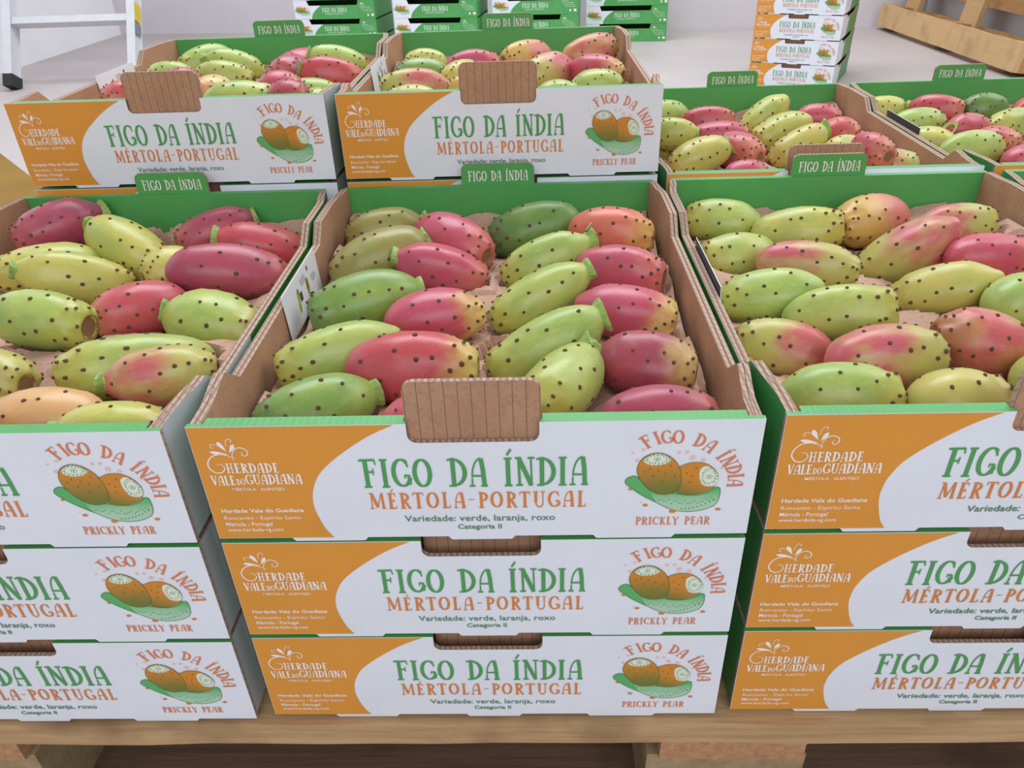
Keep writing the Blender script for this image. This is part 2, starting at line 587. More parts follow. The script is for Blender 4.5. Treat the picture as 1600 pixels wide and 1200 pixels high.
mb = MB()
line_text(mb, 'FIGO DA \u00cdNDIA', .0882, .2098, RIM - .0418, .0196, -.0004, 'ink_green')
ART['headline_lettering'] = mb.mesh('headline_lettering')
mb = MB()
line_text(mb, 'M\u00c9RTOLA-PORTUGAL', .0905, .2095, RIM - .0572, .0114, -.0004, 'ink_orange', gap=.2)
ART['origin_lettering'] = mb.mesh('origin_lettering')
mb = MB()
plain_text('Variedade: verde, laranja, roxo', .1083, .1926, RIM - .0667, RIM - .0621, -.0004, 'ink_dark_green', .012, mb)
plain_text('Categoria II', .1378, .1626, RIM - .0726, RIM - .0691, -.0004, 'ink_dark_green', .02, mb)
ART['variety_lettering'] = mb.mesh('variety_lettering')
mb = MB()
plain_text('Herdade Vale do Guadiana', .0061, .0526, RIM - .0586, RIM - .0557, -.0004, 'ink_white', .02, mb)
plain_text('Roncanito - Esp\u00edrito Santo', .0065, .0499, RIM - .0638, RIM - .061, -.0004, 'ink_white', 0, mb)
plain_text('M\u00e9rtola - Portugal', .0065, .0329, RIM - .0686, RIM - .0656, -.0004, 'ink_white', .012, mb)
plain_text('www.herdade-vg.com', .0065, .0383, RIM - .0727, RIM - .070, -.0004, 'ink_white', .008, mb)
ART['address_lettering'] = mb.mesh('address_lettering')
mb = MB()
line_text(mb, 'HERDADE', .0158, .0440, RIM - .0304, .0066, -.0004, 'ink_white', bold=1.15)
line_text(mb, 'VALE', .0058, .0186, RIM - .0387, .0066, -.0004, 'ink_white', gap=.06, bold=1.15)
line_text(mb, 'DO', .0194, .0240, RIM - .0387, .0042, -.0004, 'ink_white', bold=1.2)
line_text(mb, 'GUADIANA', .0246, .0553, RIM - .0384, .0068, -.0004, 'ink_white', gap=.08, bold=1.15)
plain_text('M\u00c9RTOLA   ALENTEJO', .0160, .0448, RIM - .0428, RIM - .0408, -.0004, 'ink_white', .01, mb)
ART['brand_lettering'] = mb.mesh('brand_lettering')


def spl(mb, pts, w0, w1, mat, y=-.0004):
    out = []
    P_ = [Vector(p) for p in pts]
    for i in range(len(P_) - 1):
        p0, p1, p2, p3 = [P_[max(0, min(len(P_) - 1, i + k))] for k in (-1, 0, 1, 2)]
        for s in range(4):
            u = s / 4
            out.append(.5 * ((2 * p1) + (p2 - p0) * u + (2 * p0 - 5 * p1 + 4 * p2 - p3) * u * u + (3 * p1 - p0 - 3 * p2 + p3) * u ** 3))
    out.append(P_[-1])
    n = len(out)
    for i in range(n - 1):
        def off(k):
            d = (out[min(n - 1, k + 1)] - out[max(0, k - 1)]).normalized()
            ww = (w0 + (w1 - w0) * math.sin(PI * k / (n - 1))) / 2
            return out[k] + Vector((-d.y, d.x)) * ww, out[k] - Vector((-d.y, d.x)) * ww
        a, b = off(i)
        c, d = off(i + 1)
        mb.face([mm(*b, y), mm(*d, y), mm(*c, y), mm(*a, y)], mat)


def leaf(mb, a, b, wd, mat):
    a, b = Vector(a), Vector(b)
    d = b - a
    nn = Vector((-d.y, d.x)).normalized() * wd / 2
    prof = [(0, 0), (.12, .7), (.3, 1), (.5, .85), (.75, .4), (1, 0)]
    up_ = [a + d * u + nn * v for u, v in prof]
    dn = [a + d * u - nn * v for u, v in prof[1:-1]]
    mb.face([mm(*p) for p in dn + up_[::-1]], mat)


mb = MB()
spl(mb, [(22.2, -20.8), (19.5, -19.2), (15.3, -17.8), (10.2, -18.8), (7.0, -22.5), (6.6, -26.5), (9.2, -29.9), (12.8, -30.0), (15.0, -27.2), (13.9, -24.6), (11.2, -24.2)], .25, .75, 'ink_white')
spl(mb, [(20.9, -21.8), (21.1, -17.8), (22.9, -14.6), (25.8, -13.4), (28.8, -14.6), (29.6, -17.2), (27.9, -19.0), (26.1, -18.0), (26.8, -16.4)], .3, .6, 'ink_white')
leaf(mb, (9.2, -16.0), (19.4, -18.0), 2.2, 'ink_white')
leaf(mb, (14.6, -9.4), (18.6, -16.0), 2.6, 'ink_white')
leaf(mb, (23.2, -11.2), (19.8, -17.0), 2.4, 'ink_white')
spl(mb, [(15.8, -12.9), (13.4, -11.3), (11.0, -11.4), (10.6, -13.2), (12.2, -13.3)], .2, .4, 'ink_white')
spl(mb, [(18.9, -12.8), (19.4, -9.2), (21.2, -7.6), (22.6, -8.6), (21.6, -9.9)], .2, .4, 'ink_white')
ART['brand_emblem'] = mb.mesh('brand_emblem')

mb = MB()
line_text(mb, 'PRICKLY PEAR', .2373, .2784, RIM - .0711, .0058, -.0004, 'ink_salmon')
ART['caption_lettering'] = mb.mesh('caption_lettering')
mb = MB()
CX, CZ = 258.0, -40.0
for ch, ang, rad, tl in (('F', 124, 32, 1.0), ('I', 113.4, 31.5, .85), ('G', 104.5, 30.4, 1.0), ('O', 93, 29.4, 1.0), ('D', 70, 28.6, 1.0), ('A', 56.4, 28.0, 1.0), ('\u00cd', 37, 28.8, 1.0), ('N', 26.5, 29.4, 1.0), ('D', 14.5, 30.4, 1.0), ('I', 5.8, 31.2, 1.0), ('A', -3.0, 31.4, 1.0)):
    a = math.radians(ang)
    u_ = Vector((math.cos(a), math.sin(a)))
    r_ = Vector((math.sin(a), -math.cos(a)))
    ctr = Vector((CX, CZ)) + u_ * rad
    hh, kk = 8.6, 8.2
    wd = G[ch][0]
    glyph(mb, ch, lambda u, v: mm(*(ctr + r_ * ((u - wd / 2) * kk) + u_ * ((v - .5) * hh))), 'ink_salmon')
ART['arched_lettering'] = mb.mesh('arched_lettering')

# the printed drawing of two prickly pears on a cactus pad
mb = MB()


def smooth_closed(pts, n=4):
    P_ = [Vector(p) for p in pts]
    out = []
    k = len(P_)
    for i in range(k):
        p0, p1, p2, p3 = P_[(i - 1) % k], P_[i], P_[(i + 1) % k], P_[(i + 2) % k]
        for s in range(n):
            u = s / n
            out.append(.5 * ((2 * p1) + (p2 - p0) * u + (2 * p0 - 5 * p1 + 4 * p2 - p3) * u * u + (3 * p1 - p0 - 3 * p2 + p3) * u ** 3))
    return out


def fill(mb, pts, y, cfun, n=4):
    o = smooth_closed(pts, n)
    c = sum(o, Vector((0, 0))) / len(o)
    if sum(o[i].x * o[(i + 1) % len(o)].y - o[(i + 1) % len(o)].x * o[i].y for i in range(len(o))) < 0:
        o = o[::-1]
    for i in range(len(o)):
        a, b = o[i], o[(i + 1) % len(o)]
        am, bm_ = c.lerp(a, .55), c.lerp(b, .55)
        mb.face([mm(*c, y), mm(*am, y), mm(*bm_, y)], 'printed_drawing', [cfun(c), cfun(am), cfun(bm_)])
        mb.face([mm(*am, y), mm(*a, y), mm(*b, y), mm(*bm_, y)], 'printed_drawing', [cfun(am), cfun(a), cfun(b), cfun(bm_)])


def lerpc(a, b, u):
    u = max(0, min(1, u))
    return tuple(a[i] * (1 - u) + b[i] * u for i in range(4))


def outline(mb, pts, y, wd, col, n=4, closed=True):
    o = smooth_closed(pts, n)
    for i in range(len(o) if closed else len(o) - n):
        a, b = o[i], o[(i + 1) % len(o)]
        d = (b - a).normalized()
        nn = Vector((-d.y, d.x)) * wd / 2
        mb.face([mm(*(a - nn), y), mm(*(b - nn), y), mm(*(b + nn), y), mm(*(a + nn), y)], 'printed_drawing', col)


def disc(mb, x, z, r, y, col, n=7, rz=None):
    rz = rz or r
    mb.face([mm(x + r * math.cos(2 * PI * i / n), z + rz * math.sin(2 * PI * i / n), y) for i in range(n)], 'printed_drawing', col)


GR, GD, GL = lin((92, 176, 104)), lin((62, 122, 78)), lin((170, 208, 178))
ORa, OLa, CRm, PKs = lin((208, 134, 44)), lin((108, 118, 46)), lin((222, 234, 214)), lin((240, 196, 190))
pad = [(230.3, -40.4), (231.6, -37.3), (235.5, -36.1), (239.1, -39.9), (244.3, -46.3), (250.4, -48.9), (256.2, -48.4), (267.1, -49.9), (274.8, -48.1), (280.2, -44.3), (281.9, -48.2), (280.9, -55.2), (276.9, -59.1), (270.2, -61.3), (263.2, -61.5), (256.1, -59.7), (248.9, -55.4), (239.6, -49.4), (233.5, -44.2)]
# pad is built as two lobes so the fan fill stays inside the outline
fill(mb, [(230.3, -40.4), (231.6, -37.3), (235.5, -36.1), (241, -39.5), (247, -44), (250, -50), (249.5, -55.6), (239.6, -49.4), (233.5, -44.2)], -.0003, lambda p: GR)
fill(mb, [(244, -44), (256, -46), (268, -46), (280.2, -44.3), (281.9, -48.2), (280.9, -55.2), (276.9, -59.1), (270.2, -61.3), (263.2, -61.5), (256.1, -59.7), (248.5, -55.2)], -.00032,
     lambda p: lerpc(GR, GL, (-p.y - 46) / 9))
outline(mb, pad, -.00045, .35, GD)
f1 = [(236.2, -31.8), (237.8, -25.7), (241.3, -22.2), (246.5, -20.8), (251.8, -22.4), (256.4, -26.7), (259.3, -32.8), (260.2, -40.2), (259.0, -45.9), (254.3, -48.7), (248.4, -48.6), (242.8, -45.0), (238.0, -38.0)]
f2 = [(257, -31.7), (259.3, -29.7), (265, -27.4), (271.8, -28.1), (276.9, -31.9), (279.7, -37.5), (278.6, -43.1), (275.1, -46.8), (268.1, -49.5), (261.2, -49.4), (257, -45.9), (256, -38)]
fill(mb, f2, -.00038, lambda p: lerpc(ORa, OLa, (-p.y - 36 - (p.x - 259) * .35) / 12))
fill(mb, f1, -.00042, lambda p: lerpc(ORa, OLa, (-p.y - 28) / 17))
outline(mb, f2, -.0004, .3, lin((120, 104, 50)))
outline(mb, f1, -.00046, .35, lin((92, 96, 50)))
fill(mb, [(239.6, -24.6), (246.5, -21.1), (253.4, -24.5), (251.7, -27.5), (246.0, -28.9), (240.7, -27.6)], -.0005, lambda p: CRm)
fill(mb, [(269.8, -31.7), (273.9, -30.0), (279.4, -36.4), (278.4, -43.0), (272.3, -43.0), (269.8, -37.9)], -.0005, lambda p: CRm)
rd = random.Random(3)
for cx, cz, rx, rz_ in ((246.4, -24.9, 6.6, 3.4), (274.8, -37.0, 4.2, 5.8)):
    for k in range(17):
        a = 2 * PI * k / 17
        for q in (1.0, .78):
            x, z = cx + rx * q * math.cos(a + q * 3), cz + rz_ * q * math.sin(a + q * 3)
            s = rd.uniform(.35, .6)
            mb.face([mm(x - s, z - s * .6, -.00055), mm(x + s * .8, z - s * .3, -.00055), mm(x + rd.uniform(-.4, .4), z + s * 1.2, -.00055)], 'printed_drawing', GD)
    outline(mb, [(cx + 1.6 * math.cos(q), cz + 1.3 * math.sin(q)) for q in (0, 1.2, 2.5, 3.8, 5)], -.00056, .25, GD, 3)
    disc(mb, cx, cz, .5, -.00056, GD)
for x, z in ((243, -31), (247.5, -32.5), (254, -29.5), (251.5, -34.5), (256.5, -36), (245, -36), (262.5, -34.5), (267.5, -31), (265.5, -36.5), (264.8, -40.5), (240, -33), (250, -40), (258.5, -30.5)):
    disc(mb, x, z, .55, -.00055, lin((96, 112, 46)), 5)
for k in range(22):
    a = k / 21
    disc(mb, 249 + a * 30, -52.6 - 2.2 * math.sin(a * PI) + rd.uniform(-1.6, 1.6), .6, -.0005, lin((110, 172, 124)), 5, .4)
for k in range(9):
    a = k / 8
    disc(mb, 262 + a * 17, -59.5 + 6.5 * a ** 2, .45, -.0005, GD, 5)
for x, z, r in ((238.8, -18.6, 1.2), (236.1, -25.7, 1.5), (257.6, -20.7, 1.3), (261.8, -20.6, 1.3), (265, -24.4, 2.0), (270.8, -26.0, 1.6), (280.8, -31.6, .8), (233.2, -20.6, .9)):
    for k in range(5):
        a = 2 * PI * k / 5
        disc(mb, x + r * .45 * math.cos(a), z + r * .45 * math.sin(a), r * .42, -.0003 - k * .00001, PKs, 6)
for x, z, r in ((233.3, -45.2, 1.3), (242.0, -56.6, 1.6), (257.2, -61.3, 2.0), (282.0, -60.1, 1.6)):
    disc(mb, x, z, r, -.00048, lin((216, 130, 56)), 8, r * .62)
    disc(mb, x - r * 1.6, z + r * 1.1, .3, -.0004, lin((216, 130, 56)), 5)
ART['pear_drawing'] = mb.mesh('pear_drawing', colors=True)

mb = MB()
line_text(mb, 'FIGO DA \u00cdNDIA', .1218, .1785, RIM + .0022, .0098, .3958, 'ink_white', bold=.95)
ART['header_lettering'] = mb.mesh('header_lettering')


# ---- carton board
def rounded(x0, z0, x1, z1, r, n=4, corners='all'):
    o = []
    for cx, cz, a0, on in ((x1 - r, z0 + r, -90, corners == 'all'), (x1 - r, z1 - r, 0, True), (x0 + r, z1 - r, 90, True), (x0 + r, z0 + r, 180, corners == 'all')):
        if on:
            o += [(cx + r * math.cos(math.radians(a0 + 90 * i / n)), cz + r * math.sin(math.radians(a0 + 90 * i / n))) for i in range(n + 1)]
        else:
            o.append((cx + (r if a0 == -90 else -r), cz - r))
    return o


XZ = lambda u, v, d: (u, d, v)
r = .005
notch = []
nz = .0692
for cx, cz, a0, a1 in ((.1845 - r, nz + r, 0, -90), (.1155 + r, nz + r, 270, 180)):
    notch += [(cx + r * math.cos(math.radians(a0 + (a1 - a0) * i / 4)), cz + r * math.sin(math.radians(a0 + (a1 - a0) * i / 4))) for i in range(5)]
lowf = [(0, .003), (.042, .003), (.044, .0006), (.084, .0006), (.086, .003), (.132, .003), (.134, .0006), (.168, .0006), (.17, .003), (.214, .003), (.216, .0006), (.258, .0006), (.26, .003), (.3, .003)]
poly_front = lowf + [(.3, RIM), (.1845, RIM)] + notch + [(.1155, RIM), (0, RIM)]
nf = len(lowf)


def edge_front(i):
    if i in (nf, len(poly_front) - 2):
        return 'printed_green'
    return 'cut_corrugated_edge'


mb = MB()
mb.prism(poly_front, XZ, 0, .003, 'printed_white', 'kraft', edge_front)
inner = [(.0085, .004), (.2915, .004), (.2915, RIM), (.1862, RIM), (.1862, .034), (.1138, .034), (.1138, RIM), (.0085, RIM)]
mb.prism(inner, XZ, .003, .0082, 'kraft', 'kraft', lambda i: 'printed_green' if i in (2, len(inner) - 2) else 'cut_corrugated_edge')
ART['front_panel'] = mb.mesh('front_panel')
mb = MB()
pb = [(.003, .003), (.297, .003), (.297, RIM - .0012), (.003, RIM - .0012)]
mb.prism(pb, XZ, .392, .3985, 'printed_green', 'printed_white', lambda i: 'printed_green')
ART['back_panel'] = mb.mesh('back_panel')
mb = MB()
tabp = rounded(.1155, RIM - .004, .1845, RIM + .0185, .006, 4, 'top')
mb.prism(tabp, XZ, .3962, .3992, 'printed_green', 'kraft', lambda i: 'cut_corrugated_edge')
ART['header_tab'] = mb.mesh('header_tab')
low = RIM - .0145
prof = [(.0032, .0035), (.3915, .0035), (.3915, RIM - .001), (.304, RIM - .001), (.2865, low), (.0735, low), (.0560, RIM - .0004), (.0032, RIM - .0004)]
for side, x0 in (('left', .0010), ('right', .2925)):
    mb = MB()
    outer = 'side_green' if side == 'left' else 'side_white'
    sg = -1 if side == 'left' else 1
    ysm = [.0032, .02, .035, .05, .056, .0735, .1, .13, .17, .21, .25, .2865, .304, .33, .355, .375, .3915]

    def ztop(y):
        if y <= .0561 or y >= .3039:
            return RIM - .0006
        return low

    def bulge(y, z):
        def ss(u):
            u = max(0, min(1, u))
            return u * u * (3 - 2 * u)
        return sg * .0057 * ss((y - .012) / .05) * ss((.392 - y) / .04) * (.35 + .65 * z / RIM)
    for j in range(2):
        xa, xb = x0 + j * .0034, x0 + .0030 + j * .0034
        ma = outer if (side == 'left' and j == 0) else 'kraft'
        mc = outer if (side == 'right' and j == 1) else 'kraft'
        rows = []
        for y in ysm:
            zt = ztop(y)
            zm = low - .004
            rows.append([((xa + bulge(y, z), y, z), (xb + bulge(y, z), y, z)) for z in (.0035, .035, zm, zt)])
        for i in range(len(rows) - 1):
            p, q = rows[i], rows[i + 1]
            gm = mc
            if side == 'right' and j == 1 and ysm[i] >= .13:
                gm = 'side_green'
            for k in range(3):
                mb.face([p[k][0], p[k + 1][0], q[k + 1][0], q[k][0]], ma)
                mb.face([p[k][1], q[k][1], q[k + 1][1], p[k + 1][1]], gm)
            mb.face([p[3][0], p[3][1], q[3][1], q[3][0]], 'cut_corrugated_edge')
            mb.face([p[0][0], q[0][0], q[0][1], p[0][1]], 'kraft')
        for e in (rows[0], rows[-1]):
            for k in range(3):
                mb.face([e[k][0], e[k][1], e[k + 1][1], e[k + 1][0]], 'cut_corrugated_edge')
    ART['side_' + side] = mb.mesh('side_panel')
mb = MB()
mb.box((.008, .008, .0035), (.292, .392, .0065), 'kraft')
ART['bottom_panel'] = mb.mesh('bottom_panel')
for nm, top in (('up', RIM + .0232), ('down', RIM - .0008)):
    mb = MB()
    fy = .0036 if nm == 'up' else .0130
    mb.prism(rounded(.1145, .035, .1855, top, .006 if nm == 'up' else .001, 4, 'top'), XZ, fy, fy + .003, 'kraft_lines', 'kraft', 'cut_corrugated_edge')
    ART['flap_' + nm] = mb.mesh('handle_flap')
FRONT_ART = ('orange_field', 'headline_lettering', 'origin_lettering', 'variety_lettering', 'address_lettering', 'brand_lettering', 'brand_emblem', 'pear_drawing', 'arched_lettering', 'caption_lettering')


def carton(loc, rz, label, group, open_top, art=True):
    root = thing('fruit_carton', label, 'carton', loc, rz, group)
    fp = link('front_panel', ART['front_panel'], root)
    if art:
        for a in FRONT_ART:
            link(a, ART[a], fp)
    bp = link('back_panel', ART['back_panel'], root)
    if open_top:
        link('header_tab', ART['header_tab'], bp)
        link('header_lettering', ART['header_lettering'], bp)
    tag(link('side_panel', ART['side_left'], root), 'green outer side panel')
    tag(link('side_panel', ART['side_right'], root), 'white outer side panel')
    link('bottom_panel', ART['bottom_panel'], root)
    link('handle_flap', ART['flap_up' if open_top else 'flap_down'], root)
    return root


PT = .144
HP = .082
ORD = {1: 'bottom', 2: 'middle', 3: 'top'}
stacks = [
    ('front left', -.312, -.003, 3, 'cut off by the photo left edge'),
    ('front centre', 0, 0, 3, 'fully visible'),
    ('front right', .311, .003, 3, 'cut off by the photo right edge'),
    ('far right front', .622, .004, 3, ''),
    ('back left', -.3075, .4105, 4, ''),
    ('back centre', .003, .4095, 4, ''),
    ('back right', .3125, .4115, 3, ''),
    ('far back right', .623, .4125, 3, ''),
]
for nm, x, y, n, _ in stacks:
    for k in range(1, n + 1):
        top = k == n
        seen = nm.startswith('front')
        if top:
            lab = {'front left': 'open orange-white carton of mixed prickly pears atop the front left stack',
                   'front centre': 'open orange-white carton of mixed prickly pears atop the front centre stack',
                   'front right': 'open orange-white carton of mixed prickly pears atop the front right stack',
                   'far right front': 'open carton cut off at the right photo edge beside the front right one',
                   'back left': 'raised open carton at upper left, its brown handle flap beside the ladder foot',
                   'back centre': 'raised open carton at upper centre, in front of green background stacks',
                   'back right': 'lower open carton directly behind the front right carton',
                   'far back right': 'open carton in the back row at the right photo edge'}[nm]
            grp = 'open fruit cartons on the pallet'
        elif seen:
            lab = '%s carton of the %s stack, orange and white printed front' % (ORD[k], nm)
            grp = 'stacked orange and white cartons'
        elif n == 4 and k == 3:
            lab = 'carton under the raised %s one, only its front top edge showing' % nm
            grp = 'stacked orange and white cartons'
        else:
            lab = '%s carton of the %s stack, hidden behind neighbouring cartons' % ({1: 'lowest', 2: 'second'}[k], nm)
            grp = 'hidden lower cartons'
        carton((x, y, PT + (k - 1) * HP), 0, lab, grp, top)

# ------------------------------------------------------------------ prickly pears
def pear_variant(seed, neck, fat, nseg=40, nring=30):
    """unit body of revolution along z (-1 stem end .. 1 crown end), radius about 1, with raised areole bumps"""
    rr = random.Random(seed)
    tt = [(0, .17), (.015, .29), (.05, .43 + neck * .09), (.13, .655 + neck * .07), (.25, .865), (.4, .975), (.55, 1.0), (.7, .955), (.82, .84), (.91, .675 + fat), (.965, .52 + fat), (1.0, .33 + fat)]

    def rad(u):
        for i in range(len(tt) - 1):
            if u <= tt[i + 1][0]:
                a, b = tt[i], tt[i + 1]
                k = (u - a[0]) / (b[0] - a[0])
                p = tt[max(0, i - 1)]
                q = tt[min(len(tt) - 1, i + 2)]
                m0 = (b[1] - p[1]) / (b[0] - p[0]) * (b[0] - a[0])
                m1 = (q[1] - a[1]) / (q[0] - a[0]) * (b[0] - a[0])
                return (2 * k ** 3 - 3 * k * k + 1) * a[1] + (k ** 3 - 2 * k * k + k) * m0 + (3 * k * k - 2 * k ** 3) * b[1] + (k ** 3 - k * k) * m1
        return tt[-1][1]
    areoles = []
    # rows of areoles, closer together towards the crown, staggered
    for j, (u, n) in enumerate(((.15, 3), (.29, 4), (.43, 5), (.57, 6), (.70, 6), (.82, 7), (.91, 7), (.975, 8))):
        for i in range(n):
            areoles.append((u + rr.uniform(-.022, .022), 2 * PI * (i + (j % 2) * .5) / n + rr.uniform(-.18, .18) + j * .2))
    wob = [(rr.uniform(0, 6.28), rr.uniform(.01, .03)) for _ in range(3)]
    bend = rr.uniform(.0, .10)

    def pos(u, a, lift=0):
        r = rad(u)
        r *= 1 + sum(m * math.cos((k + 2) * a + ph) for k, (ph, m) in enumerate(wob))
        d = 0
        for au, aa in areoles:
            da = (a - aa + PI) % (2 * PI) - PI
            q = ((u - au) * 3.6) ** 2 + (da * r) ** 2
            if q < .16:
                amp = .026 + .095 * max(0, (au - .72) / .28)
                d += amp * math.exp(-q / (.018 - .006 * max(0, au - .7) / .3))
        r += d + lift
        z = -1 + 2 * u
        return Vector((r * math.cos(a) + bend * (1 - z * z), r * math.sin(a), z))
    mb = MB()
    us = [0, .008, .03, .07] + [.12 + .76 * i / (nring - 9) for i in range(nring - 8)] + [.93, .965, .985, 1.0]
    grid = []
    for u in us:
        grid.append([mb.vert(pos(u, 2 * PI * k / nseg)) for k in range(nseg)])
    # crown hollow
    r1 = rad(1.0)
    for rf, dz in ((.86, -.008), (.62, -.045), (.3, -.06)):
        grid.append([mb.vert((r1 * rf * math.cos(2 * PI * k / nseg), r1 * rf * math.sin(2 * PI * k / nseg), 1 + dz)) for k in range(nseg)])
    k_ = mb.m('skin_pink')
    for i in range(len(grid) - 1):
        for k in range(nseg):
            mb.f.append([grid[i][k], grid[i][(k + 1) % nseg], grid[i + 1][(k + 1) % nseg], grid[i + 1][k]])
            mb.mi.append(k_)
            mb.col.append((1, 1, 1, 1))
    for row, fl_ in ((grid[0], True), (grid[-1], False)):
        mb.f.append(row[::-1] if fl_ else row)
        mb.mi.append(k_)
        mb.col.append((1, 1, 1, 1))
    body = mb.mesh('prickly_pear', smooth=True)
    # areoles: small brown felt pads sitting proud on the skin
    ab = MB()
    for au, aa in areoles:
        if au > 1.0:
            au = .995
        c0 = pos(au, aa)
        du = (pos(min(1, au + .01), aa) - pos(au - .01, aa))
        dv = (pos(au, aa + .02) - pos(au, aa - .02))
        if du.length < 1e-6 or dv.length < 1e-6:
            continue
        du.z *= 1.8
        n = dv.cross(du)
        if n.length < 1e-9:
            continue
        du = Vector((du.x, du.y, du.z / 1.8)).normalized()
        dv = dv.normalized()
        n = dv.cross(du).normalized()
        if n.dot(Vector((c0.x, c0.y, 0))) < 0:
            n = -n
        s = rr.uniform(.056, .080)
        ring = [c0 - n * .015 + dv * s * math.cos(q * PI / 4) + du * s * .58 * math.sin(q * PI / 4) for q in range(8)]
        mid = [c0 + n * .022 + dv * s * .62 * math.cos(q * PI / 4) + du * s * .36 * math.sin(q * PI / 4) for q in range(8)]
        for q in range(8):
            ab.face([ring[q], ring[(q + 1) % 8], mid[(q + 1) % 8], mid[q]], 'areole_brown')
        ab.face(mid, 'areole_brown')
    areole = ab.mesh('areoles')
    # crown scar inside the hollow
    sb = MB()
    n = 20
    rings = []
    for rf, dz in ((.93, .003), (.78, -.022), (.5, -.036), (.22, -.034)):
        rings.append([Vector((r1 * rf * (1 + .05 * math.sin(5 * k)) * math.cos(2 * PI * k / n), r1 * rf * math.sin(2 * PI * k / n), 1 + dz)) for k in range(n)])
    for i in range(3):
        for k in range(n):
            sb.face([rings[i][k], rings[i][(k + 1) % n], rings[i + 1][(k + 1) % n], rings[i + 1][k]], 'crown_scar')
    sb.face(rings[-1], 'crown_scar')
    scar = sb.mesh('crown_scar')
    return body, areole, scar


VAR = [pear_variant(11 + i, nk, ft) for i, (nk, ft) in enumerate(((0, 0), (1, .05), (-.8, -.06), (.6, -.08), (.2, .1), (-.4, .03)))]


def stalk_mesh(seed, leafy):
    """cut stalk remnant in metres, growing along -z from the stem end at z = 0"""
    rr = random.Random(seed)
    mb = MB()
    n = 14
    rows = []
    for z, rad_, wob in ((.0015, .0060, .04), (-.0015, .0064, .08), (-.0042, .0078, .14), (-.0058, .0080, .16), (-.0054, .0060, .1), (-.0030, .0035, .1)):
        rows.append([(rad_ * (1 + wob * math.sin(2 * a + seed) + rr.uniform(-.05, .05)) * math.cos(a) + .0012 * max(0, -z * 200) * .4,
                      rad_ * .72 * (1 + rr.uniform(-.05, .05)) * math.sin(a),
                      z + (.0022 * leafy * math.sin(a + seed) if z < -.002 else 0)) for a in [2 * PI * k / n for k in range(n)]])
    for i in range(len(rows) - 1):
        for k in range(n):
            mb.face([rows[i][(k + 1) % n], rows[i][k], rows[i + 1][k], rows[i + 1][(k + 1) % n]], 'stalk_green' if i < 3 else 'stalk_pale')
    mb.face(rows[-1][::-1], 'stalk_pale')
    if leafy > .8:
        a = seed
        p = Vector((.007 * math.cos(a), .005 * math.sin(a), -.004))
        q = Vector((.011 * math.cos(a), .008 * math.sin(a), -.009))
        s_ = Vector((-math.sin(a), math.cos(a), 0)) * .004
        th = Vector((0, 0, .0012))
        for f_ in ((p - s_, p + s_, q), (q + th, p + s_ + th, p - s_ + th), (p - s_, q, q + th, p - s_ + th), (q, p + s_, p + s_ + th, q + th)):
            mb.face(list(f_), 'stalk_green')
    return mb.mesh('stalk')


